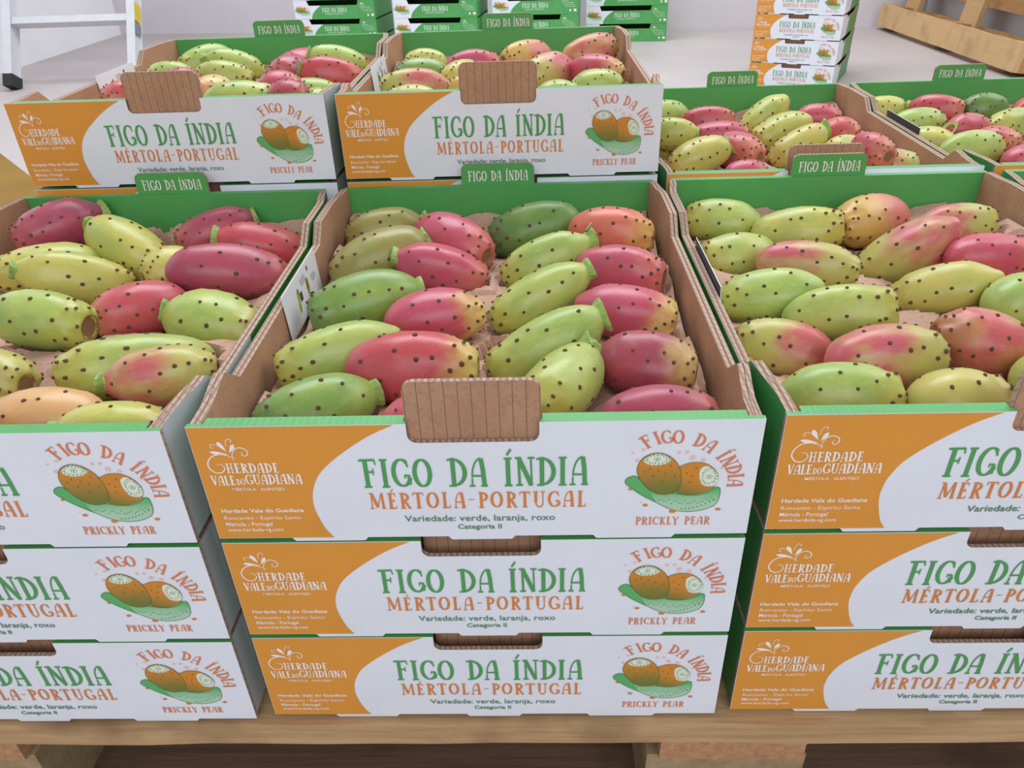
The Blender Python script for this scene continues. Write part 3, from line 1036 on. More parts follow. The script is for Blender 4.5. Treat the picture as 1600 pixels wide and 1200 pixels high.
STALKS = [stalk_mesh(i, lf) for i, lf in enumerate((.3, .6, .5, 1.0, .2))]
FRUIT = {
 'C': [
  (0.0452, 0.3432, -0.0259, -0.967, -0.245, -0.076, 0.0732, 0.0385, 'olive', 's'),
  (0.0514, 0.2793, -0.0284, -0.899, -0.322, -0.296, 0.0855, 0.0449, 'olive', 's'),
  (0.111, 0.3155, -0.0261, 0.777, -0.621, -0.105, 0.0828, 0.0436, 'pink', ''),
  (0.1062, 0.2579, -0.0278, 0.952, -0.008, -0.307, 0.0765, 0.0375, 'pink', 's'),
  (0.0563, 0.1975, -0.028, -0.941, -0.303, -0.15, 0.0836, 0.0411, 'green', 's'),
  (0.1108, 0.17, -0.028, 0.983, 0.181, 0.015, 0.0718, 0.0378, 'pink', 'y'),
  (0.0519, 0.1231, -0.028, -0.928, -0.348, -0.131, 0.0847, 0.0366, 'yellowgreen', 'k'),
  (0.1033, 0.0989, -0.028, 1.0, 0.003, -0.011, 0.0843, 0.0444, 'pink', 'y'),
  (0.0531, 0.0536, -0.028, -0.838, -0.546, -0.0, 0.0732, 0.0394, 'green', 's'),
  (0.1167, 0.0298, -0.0287, 1.0, 0.027, -0.0, 0.0505, 0.0387, 'pink', ''),
  (0.1854, 0.342, -0.028, -0.974, -0.078, -0.211, 0.0832, 0.0426, 'darkgreen', 'k'),
  (0.2539, 0.3075, -0.0199, 0.953, -0.303, -0.0, 0.0734, 0.0425, 'orangered', ''),
  (0.1941, 0.2723, -0.0286, -0.922, -0.138, -0.362, 0.08, 0.039, 'yellowgreen', 's'),
  (0.2507, 0.2442, -0.028, 0.934, -0.357, -0.0, 0.0718, 0.0388, 'pink', ''),
  (0.1878, 0.2024, -0.028, -0.878, -0.202, -0.434, 0.083, 0.0366, 'yellowgreen', 's'),
  (0.2483, 0.1758, -0.028, 0.978, -0.182, -0.106, 0.0728, 0.0368, 'pink', 'y'),
  (0.1913, 0.1284, -0.028, -0.878, -0.223, -0.424, 0.0833, 0.0396, 'yellowgreen', 's'),
  (0.1992, 0.0717, -0.0218, -0.492, -0.87, -0.003, 0.0736, 0.0388, 'yellowgreen', 's'),
  (0.2523, 0.1004, -0.028, 0.954, -0.3, 0.0, 0.0654, 0.0398, 'darkpink', 'y'),
  (0.2547, 0.0365, -0.028, 1.0, -0.026, 0.0, 0.0661, 0.0386, 'darkpink', ''),
 ],
 'L': [
  (0.0526, 0.3634, -0.0182, -0.8, -0.577, -0.164, 0.0805, 0.0411, 'darkpink', 's'),
  (0.1317, 0.3211, -0.0281, 0.831, -0.368, -0.418, 0.0842, 0.0443, 'yellow', 's'),
  (0.079, 0.2839, -0.028, -0.831, -0.554, 0.048, 0.0836, 0.0391, 'yellow', ''),
  (0.1144, 0.2584, -0.028, 0.84, 0.386, -0.381, 0.0867, 0.0395, 'yellow', 's'),
  (0.128, 0.1796, -0.0266, 0.987, -0.141, -0.071, 0.0797, 0.042, 'yellowgreen', ''),
  (0.1868, 0.2125, -0.0363, -0.794, -0.608, 0.0, 0.0737, 0.0407, 'pink', ''),
  (0.1908, 0.2738, -0.0299, -0.742, -0.671, -0.0, 0.0492, 0.0374, 'yellow', 'k'),
  (0.2467, 0.2651, -0.0311, 0.925, 0.281, -0.256, 0.0963, 0.0443, 'darkpink', ''),
  (0.1974, 0.3625, -0.028, -0.863, -0.457, -0.214, 0.0741, 0.0369, 'darkpink', 's'),
  (0.252, 0.3394, -0.0359, 0.918, 0.204, -0.341, 0.0846, 0.0399, 'red', 's'),
  (0.2514, 0.2015, -0.0446, 0.959, -0.113, -0.259, 0.0765, 0.0468, 'yellowgreen', 'sf'),
  (0.2228, 0.1271, -0.0354, -0.88, -0.453, 0.144, 0.0985, 0.0406, 'yellowgreen', ''),
  (0.2527, 0.0998, -0.0276, 0.964, 0.265, -0.011, 0.0707, 0.0372, 'pinkyellow', 's'),
  (0.1996, 0.0533, -0.0325, -0.984, -0.176, 0.0, 0.0708, 0.038, 'orange', ''),
  (0.2552, 0.0345, -0.028, 1.0, 0.01, -0.0, 0.0691, 0.0379, 'yellow', 's'),
  (0.1371, 0.1, -0.028, 0.968, -0.252, 0.0, 0.0621, 0.0389, 'pinkyellow', ''),
 ],
 'R': [
  (0.0447, 0.3638, -0.0334, -0.978, 0.209, 0.0, 0.0701, 0.0395, 'yellowgreen', 'k'),
  (0.104, 0.3231, -0.028, 0.946, -0.264, 0.188, 0.0757, 0.039, 'yellow', ''),
  (0.178, 0.3453, -0.028, -0.855, -0.515, 0.067, 0.0829, 0.0436, 'orangepink', 'kf'),
  (0.2425, 0.3268, -0.028, 0.994, 0.106, 0.0, 0.0693, 0.0382, 'pinkyellow', ''),
  (0.0447, 0.3014, -0.0435, -0.983, -0.182, -0.0, 0.0693, 0.0402, 'yellowgreen', 'k'),
  (0.0901, 0.248, -0.028, 0.935, -0.354, 0.003, 0.077, 0.0364, 'pinkyellow', ''),
  (0.1813, 0.2748, -0.0281, -0.781, 0.146, -0.607, 0.0816, 0.0416, 'pinkyellow', 'k'),
  (0.2299, 0.2471, -0.024, 0.999, 0.038, 0.0, 0.0649, 0.0371, 'red', ''),
  (0.0455, 0.2018, -0.0319, -0.952, 0.2, -0.23, 0.0754, 0.0384, 'yellowgreen', ''),
  (0.1823, 0.208, -0.0331, -0.867, 0.319, -0.382, 0.076, 0.0369, 'yellow', 'k'),
  (0.0856, 0.1608, -0.0279, 0.93, -0.291, 0.224, 0.0738, 0.038, 'yellowgreen', 'c'),
  (0.2204, 0.1729, -0.028, 0.979, 0.203, -0.0, 0.0593, 0.0395, 'yellowgreen', ''),
  (0.0422, 0.1419, -0.0443, -0.903, 0.431, -0.0, 0.0676, 0.0398, 'pinkyellow', 'k'),
  (0.0931, 0.0976, -0.028, 0.992, 0.129, -0.0, 0.0743, 0.0408, 'pinkyellow', 'y'),
  (0.163, 0.1157, -0.028, -0.955, 0.21, 0.208, 0.0629, 0.0415, 'redyellow', 'kf'),
  (0.0483, 0.0558, -0.0277, 1.0, -0.029, -0.0, 0.0709, 0.0382, 'yellowgreen', ''),
  (0.1136, 0.0469, -0.0284, 1.0, -0.005, 0.0, 0.0541, 0.0394, 'yellow', ''),
  (0.1853, 0.07, -0.028, 0.999, -0.032, 0.0, 0.053, 0.0378, 'yellow', ''),
 ],
 'BL': [
  (0.0567, 0.3641, -0.0253, -0.74, -0.648, -0.179, 0.0724, 0.0381, 'yellowgreen', ''),
  (0.107, 0.3227, -0.028, 0.923, 0.193, -0.331, 0.0745, 0.0392, 'yellowgreen', 's'),
  (0.0485, 0.2626, -0.028, -1.0, 0.024, -0.0, 0.0618, 0.0364, 'yellowgreen', ''),
  (0.0771, 0.2167, -0.028, 0.992, 0.129, 0.0, 0.0455, 0.0344, 'pink', ''),
  (0.1161, 0.2535, -0.028, 0.989, -0.041, -0.143, 0.0709, 0.0373, 'yellowgreen', ''),
  (0.1336, 0.1672, -0.028, -0.407, -0.913, -0.0, 0.0527, 0.0346, 'orange', ''),
  (0.1735, 0.1322, -0.0303, 0.941, 0.332, -0.06, 0.0744, 0.0376, 'yellowgreen', ''),
  (0.1895, 0.3364, -0.029, -0.564, -0.821, -0.089, 0.0716, 0.0377, 'pink', ''),
  (0.1905, 0.2804, -0.0276, -0.32, -0.947, 0.0, 0.0668, 0.0384, 'darkpink', ''),
  (0.2422, 0.3259, -0.028, 0.938, 0.17, -0.302, 0.0788, 0.037, 'yellowgreen', 's'),
  (0.2532, 0.2489, -0.028, 0.95, 0.185, -0.251, 0.0768, 0.0387, 'red', 's'),
  (0.2044, 0.1771, -0.028, 0.991, 0.134, -0.0, 0.0511, 0.0343, 'pink', ''),
  (0.229, 0.1237, -0.0279, 0.992, -0.13, 0.0, 0.046, 0.0341, 'darkpink', 's'),
  (0.2334, 0.206, -0.0415, -1.0, 0.029, 0.0, 0.0663, 0.0381, 'yellowgreen', ''),
  (0.2575, 0.1466, -0.0422, -0.992, 0.123, -0.0, 0.0491, 0.0367, 'yellowgreen', ''),
  (0.0431, 0.1433, -0.028, -0.795, -0.607, -0.0, 0.0465, 0.0356, 'pink', ''),
 ],
 'BC': [
  (0.048, 0.3044, -0.028, -0.997, 0.081, -0.0, 0.0531, 0.035, 'yellow', 'k'),
  (0.0508, 0.2352, -0.028, -1.0, 0.03, 0.0, 0.0643, 0.0356, 'green', ''),
  (0.0517, 0.163, -0.028, -0.99, -0.142, 0.001, 0.0745, 0.0376, 'pinkyellow', 'k'),
  (0.1088, 0.2734, -0.028, 0.995, 0.104, 0.0, 0.0647, 0.0371, 'pink', ''),
  (0.101, 0.2075, -0.028, -0.588, -0.809, 0.0, 0.0643, 0.0363, 'yellow', ''),
  (0.1128, 0.1345, -0.028, -0.983, -0.185, -0.0, 0.0451, 0.0346, 'orangepink', ''),
  (0.0615, 0.0798, -0.028, -0.997, 0.075, 0.0, 0.0573, 0.0335, 'yellow', ''),
  (0.1754, 0.3352, -0.028, -0.823, -0.568, -0.005, 0.0732, 0.0385, 'orangepink', 'kf'),
  (0.2016, 0.2331, -0.028, -0.747, -0.654, -0.117, 0.072, 0.0379, 'pinkyellow', ''),
  (0.257, 0.3038, -0.0189, 0.918, 0.35, 0.185, 0.0713, 0.0375, 'redyellow', ''),
  (0.2583, 0.2192, -0.0277, 0.833, -0.551, -0.042, 0.0696, 0.0366, 'pink', 'y'),
  (0.2496, 0.1371, -0.028, 0.995, 0.095, -0.0, 0.0566, 0.0349, 'yellowgreen', ''),
  (0.2061, 0.0865, -0.028, 1.0, 0.0, 0.0, 0.0457, 0.0335, 'yellowgreen', ''),
 ],
 'BR1': [
  (0.0534, 0.3505, -0.028, -0.974, -0.228, -0.0, 0.0629, 0.0373, 'yellowgreen', ''),
  (0.0993, 0.3059, -0.028, 0.978, -0.199, 0.067, 0.0718, 0.0374, 'pink', ''),
  (0.0404, 0.2316, -0.0215, -0.967, 0.254, 0.0, 0.0606, 0.0358, 'yellow', 's'),
  (0.1018, 0.2377, -0.0283, 0.997, -0.075, 0.014, 0.0711, 0.0374, 'pink', 's'),
  (0.0496, 0.2579, -0.0505, -0.955, -0.298, 0.0, 0.0731, 0.043, 'yellow', ''),
  (0.0604, 0.1432, -0.028, -0.923, -0.192, -0.334, 0.0729, 0.0384, 'yellow', 's'),
  (0.1082, 0.1691, -0.028, 0.562, -0.827, 0.0, 0.0695, 0.0393, 'pink', ''),
  (0.1812, 0.3293, -0.028, -0.774, -0.15, -0.616, 0.0736, 0.0397, 'yellow', 'u'),
  (0.1837, 0.2501, -0.028, -0.93, -0.185, -0.317, 0.0751, 0.0395, 'yellow', ''),
  (0.1816, 0.181, -0.028, -0.854, -0.255, -0.453, 0.0747, 0.0393, 'yellow', 's'),
  (0.2411, 0.3021, -0.028, 0.994, -0.113, 0.0, 0.0619, 0.0372, 'pink', ''),
  (0.2431, 0.2227, -0.028, 0.921, -0.389, -0.0, 0.0482, 0.0371, 'red', ''),
  (0.227, 0.1547, -0.028, -0.923, -0.386, 0.0, 0.0529, 0.0351, 'yellow', 's'),
  (0.2249, 0.0829, -0.007, 0.363, -0.932, -0.0, 0.0521, 0.0343, 'pink', ''),
  (0.2562, 0.093, -0.028, 0.996, -0.087, 0.0, 0.0483, 0.035, 'pinkyellow', ''),
  (0.0952, 0.071, -0.028, 0.997, -0.083, 0.0, 0.046, 0.0352, 'pink', ''),
 ],
 'BR2': [
  (0.0421, 0.3622, -0.0322, -0.998, 0.056, -0.0, 0.0568, 0.0384, 'yellow', 'k'),
  (0.0962, 0.3321, -0.0259, 0.87, -0.492, 0.0, 0.067, 0.0391, 'pink', 's'),
  (0.1585, 0.3285, -0.028, -1.0, 0.003, 0.0, 0.0589, 0.0374, 'darkgreen', 'k'),
  (0.0444, 0.272, -0.0297, 0.997, 0.072, 0.0, 0.0687, 0.0383, 'yellowgreen', ''),
  (0.0895, 0.2305, -0.0278, 0.855, 0.495, -0.154, 0.0707, 0.0372, 'pink', 'sf'),
  (0.0357, 0.2057, -0.038, -0.698, 0.716, -0.0, 0.0601, 0.04, 'yellow', 'k'),
  (0.0501, 0.1395, -0.026, 0.981, 0.192, 0.011, 0.0734, 0.0386, 'yellowgreen', ''),
  (0.158, 0.255, -0.0307, -0.914, -0.404, -0.029, 0.0761, 0.0401, 'yellowgreen', 'k'),
  (0.0918, 0.1697, -0.0287, 0.617, -0.787, -0.0, 0.051, 0.0372, 'pink', ''),
  (0.0945, 0.104, -0.028, 0.95, 0.312, 0.0, 0.0598, 0.0366, 'pink', ''),
  (0.215, 0.317, -0.028, 0.959, 0.284, 0.0, 0.0593, 0.0376, 'red', ''),
 ],
}
BOX = {'L': (-.312, -.003, .39), 'C': (0, 0, .39), 'R': (.311, .003, .39), 'BL': (-.3075, .4105, .472), 'BC': (.003, .4095, .472), 'BR1': (.3125, .4115, .39), 'BR2': (.623, .4125, .39)}
CART = {'L': 'front left carton', 'C': 'front centre carton', 'R': 'front right carton', 'BL': 'raised back left carton', 'BC': 'raised back centre carton', 'BR1': 'lower back right carton', 'BR2': 'far back right carton'}
WORD = {'olive': 'olive brown', 'pink': 'pink', 'darkpink': 'deep pink', 'red': 'red', 'orangered': 'orange-red', 'green': 'green', 'darkgreen': 'dark green', 'yellowgreen': 'yellow-green', 'yellow': 'yellow', 'pinkyellow': 'pink-yellow', 'orange': 'pale orange', 'orangepink': 'orange-pink', 'redyellow': 'red-yellow'}
ORDW = ['first', 'second', 'third', 'fourth', 'fifth', 'sixth', 'seventh', 'eighth', 'ninth', 'tenth', 'eleventh', 'twelfth']
ri_ = 0
SPH = {}
BODY = {}
for b, rows in FRUIT.items():
    bx, by, bz = BOX[b]
    xs = sorted(rw[0] for rw in rows)
    cols = {'left': [], 'middle': [], 'right': []}
    for i, rw in enumerate(rows):
        cols['left' if rw[0] < .09 else 'middle' if rw[0] < .21 else 'right'].append(i)
    lab = {}
    for cn, ids in cols.items():
        ids.sort(key=lambda i: rows[i][1])
        for k, i in enumerate(ids):
            cw = WORD[rows[i][8]]
            lab[i] = '%s prickly pear, %s from the front in %s column of %s' % (cw, ORDW[k], cn, CART[b])
    SPH[b] = []
    for i, (x, y, z, ux, uy, uz, L, D, colr, fl) in enumerate(rows):
        D *= 1.09
        L *= 1.02
        # keep every fruit clear of its carton's walls
        ext = [(x + ux * k / 3 * L * .38, y + uy * k / 3 * L * .38, D / 2 * math.sqrt(1 - (k / 3 * .78) ** 2) * 1.03) for k in range(-3, 4)]
        x += max(0, .0085 - min(e[0] - e[2] for e in ext)) - max(0, max(e[0] + e[2] for e in ext) - .2915)
        y += max(0, .0100 - min(e[1] - e[2] for e in ext)) - max(0, max(e[1] + e[2] for e in ext) - .3910)
        var = VAR[(i * 5 + len(b) * 2 + (3 if 'k' in fl else 0)) % 6]
        mk = 'skin_' + colr + ('_y' if 'y' in fl and colr in ('pink', 'darkpink') else '')
        o = link('prickly_pear', var[0])
        o.location = (bx + x, by + y, bz + z)
        u = Vector((ux, uy, uz)).normalized()
        q = u.to_track_quat('Z', 'Y') @ Quaternion((0, 0, 1), random.uniform(0, 6.28))
        o.rotation_mode = 'QUATERNION'
        o.rotation_quaternion = q
        o.scale = (D / 2, D / 2, L / 2)
        o.material_slots[0].link = 'OBJECT'
        o.material_slots[0].material = MATS[mk]
        tag(o, lab[i], 'fruit', 'prickly pears in the ' + CART[b])
        a = link('areoles', var[1], o)
        a['kind'] = 'stuff'
        mw = Matrix.LocRotScale(Vector((x, y, z)), q, Vector((D / 2, D / 2, L / 2)))
        BODY.setdefault(b, []).append((var[0], mw))
        BODY[b].append((var[1], mw))
        link('crown_scar', var[2], o)
        if 's' in fl:
            s_ = link('stalk', STALKS[(i + len(b)) % 5], o, (0, 0, -1 + .012 / L))
            s_.scale = (2.7 / D, 2.7 / D, 2.7 / L)
            s_['label'] = 'green cut stalk remnant'
            BODY[b].append((s_.data, mw @ Matrix.LocRotScale(s_.location, None, s_.scale)))
        for k in range(-3, 4):
            kk = k / 3
            SPH[b].append((x + ux * kk * L * .36, y + uy * kk * L * .36, z + uz * kk * L * .36, D / 2 * math.sqrt(1 - (kk * .78) ** 2)))

# ------------------------------------------------------------------ crumpled kraft paper under the fruit
LW = {'L': 'front left', 'C': 'front centre', 'R': 'front right', 'BL': 'raised back left', 'BC': 'raised back centre', 'BR1': 'lower back right', 'BR2': 'far back right'}
LW['FR'] = 'far right front'
SPH['FR'] = []
for bi, (b, (bx, by, bz)) in enumerate(list(BOX.items()) + [('FR', (.622, .004, .39))]):
    nx, ny = 84, 112
    vv, ff = [], []
    for me_, mw in BODY.get(b, []):
        k0 = len(vv)
        vv.extend([mw @ v_.co for v_ in me_.vertices])
        ff.extend([[k0 + q_ for q_ in p_.vertices] for p_ in me_.polygons])
    tree = BVHTree.FromPolygons(vv, ff) if vv else None
    lim = {}
    for j in range(ny + 1):
        for i in range(nx + 1):
            x, y = .0088 + (.2912 - .0088) * i / nx, .012 + (.3905 - .012) * j / ny
            hit = tree.ray_cast(Vector((x, y, -.2)), Vector((0, 0, 1)))[0] if tree else None
            lim[i, j] = hit.z if hit else 1.0
    mb = MB()
    off = Vector((bi * 3.1, bi * 1.7, 0))
    ids = []
    for j in range(ny + 1):
        row = []
        for i in range(nx + 1):
            x = .0088 + (.2912 - .0088) * i / nx
            y = .012 + (.3905 - .012) * j / ny
            wv_ = Vector((noise.noise(Vector((x * 40, y * 40, bi))), noise.noise(Vector((x * 40, y * 40, bi + 9))), 0)) * .12
            p = Vector((x, y, 0)) * 19 + off + wv_
            n1 = noise.noise(Vector((x, y, bi)) * 18)
            ds, ps = noise.voronoi(p)
            ds2, ps2 = noise.voronoi(p * 2.3 + Vector((5, 3, 1)))
            # every cell is a tilted facet, so the sheet reads as sharp folds
            c1, c2 = ps[0], ps2[0]
            g1 = Vector((noise.noise(c1 * 3.7), noise.noise(c1 * 3.7 + Vector((9, 9, 9))), 0))
            g2 = Vector((noise.noise(c2 * 3.1), noise.noise(c2 * 3.1 + Vector((7, 2, 5))), 0))
            facet = (p - c1).dot(g1) * .020 + (p * 2.3 + Vector((5, 3, 1)) - c2).dot(g2) * .0030
            h = -.046 + n1 * .010 + facet + min(.5, ds[1] - ds[0]) * .006
            db = .392 - y
            rise = .006 * math.exp(-db / .010) + .008 * math.exp(-db / .035)
            ds_ = min(x - .008, .292 - x)
            rise += (.008 + .022 * noise.noise(Vector((y * 14, x * 3, bi)))) * math.exp(-ds_ / .014)
            rise += .014 * math.exp(-(y - .008) / .012)
            h = min(-.026 + .009 * noise.noise(Vector((x * 16, y * 5, bi * 2.0))), h + rise)
            h = min(h, min(lim.get((i + a_, j + b_), 1.0) for a_ in (-1, 0, 1) for b_ in (-1, 0, 1)) - .0006)
            h = max(h, -.0740)
            row.append(mb.vert((x, y, h)))
        ids.append(row)
    k_ = mb.m('kraft_paper')
    for j in range(ny):
        for i in range(nx):
            mb.f.append([ids[j][i], ids[j][i + 1], ids[j + 1][i + 1], ids[j + 1][i]])
            mb.mi.append(k_)
            mb.col.append((1, 1, 1, 1))
    o = link('kraft_paper', mb.mesh('kraft_paper'), None, (bx, by, bz))
    tag(o, 'crumpled brown kraft paper lining the %s carton under its fruit' % LW[b], 'packing paper', 'crumpled kraft paper linings')

# ------------------------------------------------------------------ leaflets hooked on the low part of the left walls
mb = MB()
YZ = lambda u, v, d: (d, u, v)
mb.prism([(.0, -.0075), (.0, -.044), (.094, -.044), (.094, -.0075)], lambda u, v, d: (d + (v + .044) * -.06, u, v), .0006, .0012, 'leaflet_dark', 'leaflet_white', 'leaflet_white')
leaf_me = mb.mesh('leaflet')
mb = MB()
Y2 = lambda u, v: (.00135 + (v + .044) * -.06, u, v)


def oval(cu, cv, ru, rv, mat, n=12, tilt=0):
    mb.face([Y2(cu + ru * math.cos(2 * PI * k / n) + tilt * math.sin(2 * PI * k / n), cv + rv * math.sin(2 * PI * k / n)) for k in range(n)], mat)


oval(.060, -.026, .0035, .0075, 'ink_lime')
oval(.0585, -.024, .0018, .0050, 'ink_red')
oval(.034, -.022, .0032, .0055, 'ink_lime')
oval(.0325, -.031, .0026, .0050, 'ink_lime')
oval(.0345, -.0195, .0020, .0025, 'printed_orange')
mb.face([Y2(.037, -.029), (Y2(.037, -.022)), Y2(.043, -.022), Y2(.043, -.029)][::-1], 'leaflet_dark')
oval(.066, -.0135, .0016, .0022, 'leaflet_dark', 8)
for k in range(4):
    u0 = .043 + .001 * k
    mb.face([Y2(u0, -.0145 - k * .0016), Y2(u0 + .013, -.0138 - k * .0016), Y2(u0 + .013, -.0144 - k * .0016), Y2(u0, -.0151 - k * .0016)], 'ink_grey')
    u0 = .070 + .001 * k
    mb.face([Y2(u0, -.0225 - k * .0016), Y2(u0 + .011, -.0218 - k * .0016), Y2(u0 + .011, -.0224 - k * .0016), Y2(u0, -.0231 - k * .0016)], 'ink_grey')
leafart = mb.mesh('printed_artwork')
for b in ('C', 'R', 'BL', 'BC', 'BR2'):
    bx, by, bz = BOX[b]
    o = link('leaflet', leaf_me, None, (bx + .0043, by + .168, bz))
    tag(o, ('white leaflet' if b in 'C BL BC' else 'dark-backed leaflet') + ' hanging on the left wall inside the %s carton' % LW[b], 'leaflet', 'leaflets on carton walls')
    link('printed_artwork', leafart, o)

# ------------------------------------------------------------------ the display pallet
pal = thing('wooden_pallet', 'weathered wooden pallet on the floor carrying the front fruit cartons', 'pallet', (.309, .4, 0))


def board(name, parent, a, b, mat, ends=None, seed=0, cuts=14, axis=0, jit=.0012):
    """plank with slightly uneven long edges"""
    rr = random.Random(seed)
    mb = MB()
    L = b[axis] - a[axis]
    o_ = 1 - axis
    prev = None
    for k in range(cuts + 1):
        s = a[axis] + L * k / cuts
        j = [rr.uniform(-jit, jit) for _ in range(3)]
        q = []
        for v, z in ((a[o_] + j[0], a[2]), (b[o_] + j[1], a[2]), (b[o_] + j[1], b[2]), (a[o_] + j[0], b[2] + min(0, j[2]))):
            p = [0, 0, z]
            p[axis] = s
            p[o_] = v
            q.append(tuple(p))
        if prev:
            for e in range(4):
                mb.face([prev[e], prev[(e + 1) % 4], q[(e + 1) % 4], q[e]], mat)
        else:
            mb.face(q, ends or mat)
        prev = q
    mb.face(prev, ends or mat)
    return link(name, mb.mesh(name), parent)


# local coordinates: pallet centre at x 0, y 0
y = -.406
for k, wd in enumerate((.145, .1, .145, .1, .145)):
    board('deck_board', pal, (-.6, y, .122), (.6, y + wd, .1438), 'pallet_wood', 'end_grain', k, 30, 0)
    y += wd + .04
for k, x in enumerate((-.6, -.0435, .5)):
    board('cross_board', pal, (x, -.404, .1), (x + .1, .394, .1218), 'pallet_wood_cross', 'end_grain', 10 + k, 20, 1, .0008)
    for j, yy in enumerate((-.400, -.0725, .245)):
        mb = MB()
        mb.box((x - .008, yy, .0222), (x + .104, yy + .145, .0998), 'pallet_block')
        link('block', mb.mesh('block'), pal)
for k, yy in enumerate((-.4, -.05, .29)):
    board('bottom_board', pal, (-.6, yy, .0), (.6, yy + .1, .022), 'dark_board', None, 20 + k, 20, 0)


tmp = board('wooden_plank', None, (-.262, .004, .0225), (-.199, .245, .0305), 'pallet_wood_cross', 'end_grain', 44, 12, 1, .0006)
tmp.location = (0, 0, 0)
tag(tmp, 'loose wooden plank lying under the pallet deck at lower left', 'plank')

# ------------------------------------------------------------------ ochre board box at the left edge
mb = MB()
A, B = Vector((-.80, 1.042)), Vector((-.36, .571))
d = (B - A).normalized()
nn = Vector((d.y, -d.x))
if nn.x > 0:
    nn = -nn
Cc, Dd = A + nn * .3, B + nn * .3
lo, hi = .0, .3
tp = [(*A, hi), (*B, hi), (*Dd, hi), (*Cc, hi)]
bt = [(*A, lo), (*B, lo), (*Dd, lo), (*Cc, lo)]
mb.face(tp, 'ochre_board')
mb.face(bt[::-1], 'ochre_board')
for k in range(4):
    mb.face([bt[k], bt[(k + 1) % 4], tp[(k + 1) % 4], tp[k]], 'ochre_board')
ob = link('ochre_box', mb.mesh('ochre_box'))
bm = bmesh.new()
bm.from_mesh(ob.data)
bmesh.ops.remove_doubles(bm, verts=bm.verts, dist=1e-5)
bmesh.ops.bevel(bm, geom=bm.edges[:], offset=.003, segments=2, affect='EDGES')
bm.to_mesh(ob.data)
bm.free()
tag(ob, 'plain ochre box on the floor at the left photo edge behind the cartons', 'box')
mb = MB()
hp = Vector((-.60, .72))
mb.prism([(.009 * math.cos(2 * PI * k / 10), .006 * math.sin(2 * PI * k / 10)) for k in range(10)], lambda u, v, dd: (-.572 + u, .700 + v, dd), .3002, .3006, 'dark_slot', 'dark_slot', 'dark_slot')
link('finger_hole', mb.mesh('finger_hole'), ob)

# ------------------------------------------------------------------ aluminium ladder leaning on the back wall
lad = thing('ladder', 'aluminium ladder with black feet standing at upper left by the white wall', 'ladder', (-1.752, 3.07, 0))
lean = math.radians(31)
cl, sl = math.cos(lean), math.sin(lean)


def lbox(mb, x0, x1, s0, s1, d0, d1, mat):
    """box along the leaning direction: s up the ladder, d its depth"""
    def P_(x, s, dd):
        return (x, s * sl - dd * cl * -1, s * cl - dd * sl)
    q = [P_(x, s, dd) for s in (s0, s1) for x, dd in ((x0, d0), (x1, d0), (x1, d1), (x0, d1))]
    for ids in ((0, 3, 2, 1), (4, 5, 6, 7), (0, 1, 5, 4), (1, 2, 6, 5), (2, 3, 7, 6), (3, 0, 4, 7)):
        mb.face([q[i] for i in ids], mat)


for xa, xb in ((-.285, -.262), (.248, .271)):
    mb = MB()
    lbox(mb, xa, xb, .045, 3.06, -.028, .028, 'aluminium')
    lbox(mb, xa - .006, xb + .006, .045, 3.06, -.031, -.028, 'aluminium')
    lbox(mb, xa - .006, xb + .006, .045, 3.06, .028, .031, 'aluminium')
    sr = link('side_rail', mb.mesh('side_rail'), lad)
    if xa > 0:
        mb = MB()
        lbox(mb, xb + .006, xb + .0066, .27, .345, -.030, .020, 'sticker_yellow')
        lbox(mb, xb + .006, xb + .0066, .215, .262, -.030, .020, 'ink_grey')
        link('sticker', mb.mesh('sticker'), sr)
    mb = MB()
    lbox(mb, xa - .009, xb + .009, .010, .06, -.034, .034, 'black_rubber')
    link('rubber_foot', mb.mesh('rubber_foot'), sr)
for k in range(9):
    mb = MB()
    s = .285 + k * .28
    lbox(mb, -.262, .248, s - .014, s + .014, -.024, .024, 'aluminium')
    link('rung', mb.mesh('rung'), lad)

# ------------------------------------------------------------------ stacks of green cartons in front of the back wall
GA = {}
W2, D2 = .4, .3
s2 = HP / .0315   # picture rows to height
mb = MB()
pn = [(0, .0005), (W2, .0005), (W2, RIM), (.322, RIM), (.316, RIM - .022), (.076, RIM - .022), (.067, RIM), (0, RIM)]
mb.prism(pn, XZ, 0, .004, 'printed_green', 'kraft', lambda i: 'cut_corrugated_edge')
GA['front_panel'] = mb.mesh('front_panel')
mb = MB()
prv = None
for k in range(9):
    u = k / 8
    z = .0005 + (RIM - .022 - .0005) * u
    xx = .084 + .052 * u ** 2.0
    if prv:
        mb.face([(.0003, -.0003, prv[1]), (prv[0], -.0003, prv[1]), (xx, -.0003, z), (.0003, -.0003, z)], 'printed_white')
    prv = (xx, z)
mb.face([(.0003, -.0003, RIM - .022), (.0757, -.0003, RIM - .022), (.067, -.0003, RIM), (.0003, -.0003, RIM)], 'printed_white')
GA['white_field'] = mb.mesh('white_field')
mb = MB()
line_text(mb, 'FIGO DA \u00cdNDIA', .140, .262, .029, .021, -.0005, 'ink_mint')
line_text(mb, 'M\u00c9RTOLA-PORTUGAL', .155, .245, .0195, .006, -.0005, 'ink_mint', gap=.2)
GA['headline_lettering'] = mb.mesh('headline_lettering')
mb = MB()
for k, (a_, b_) in enumerate(((.0, .030), (.0, .052), (.006, .060), (.014, .062))):
    z = .058 - k * .0075
    plain_text(('HERDADE', 'VALE DO GUADIANA', 'Roncanito - Esp\u00edrito Santo', 'www.herdade-vg.com')[k], .328 + a_, .328 + b_, z - .004, z, -.0005, 'ink_mint', .01, mb)
mb.face([(.382, -.0005, .012), (.394, -.0005, .012), (.394, -.0005, .022), (.382, -.0005, .022)], 'ink_white')
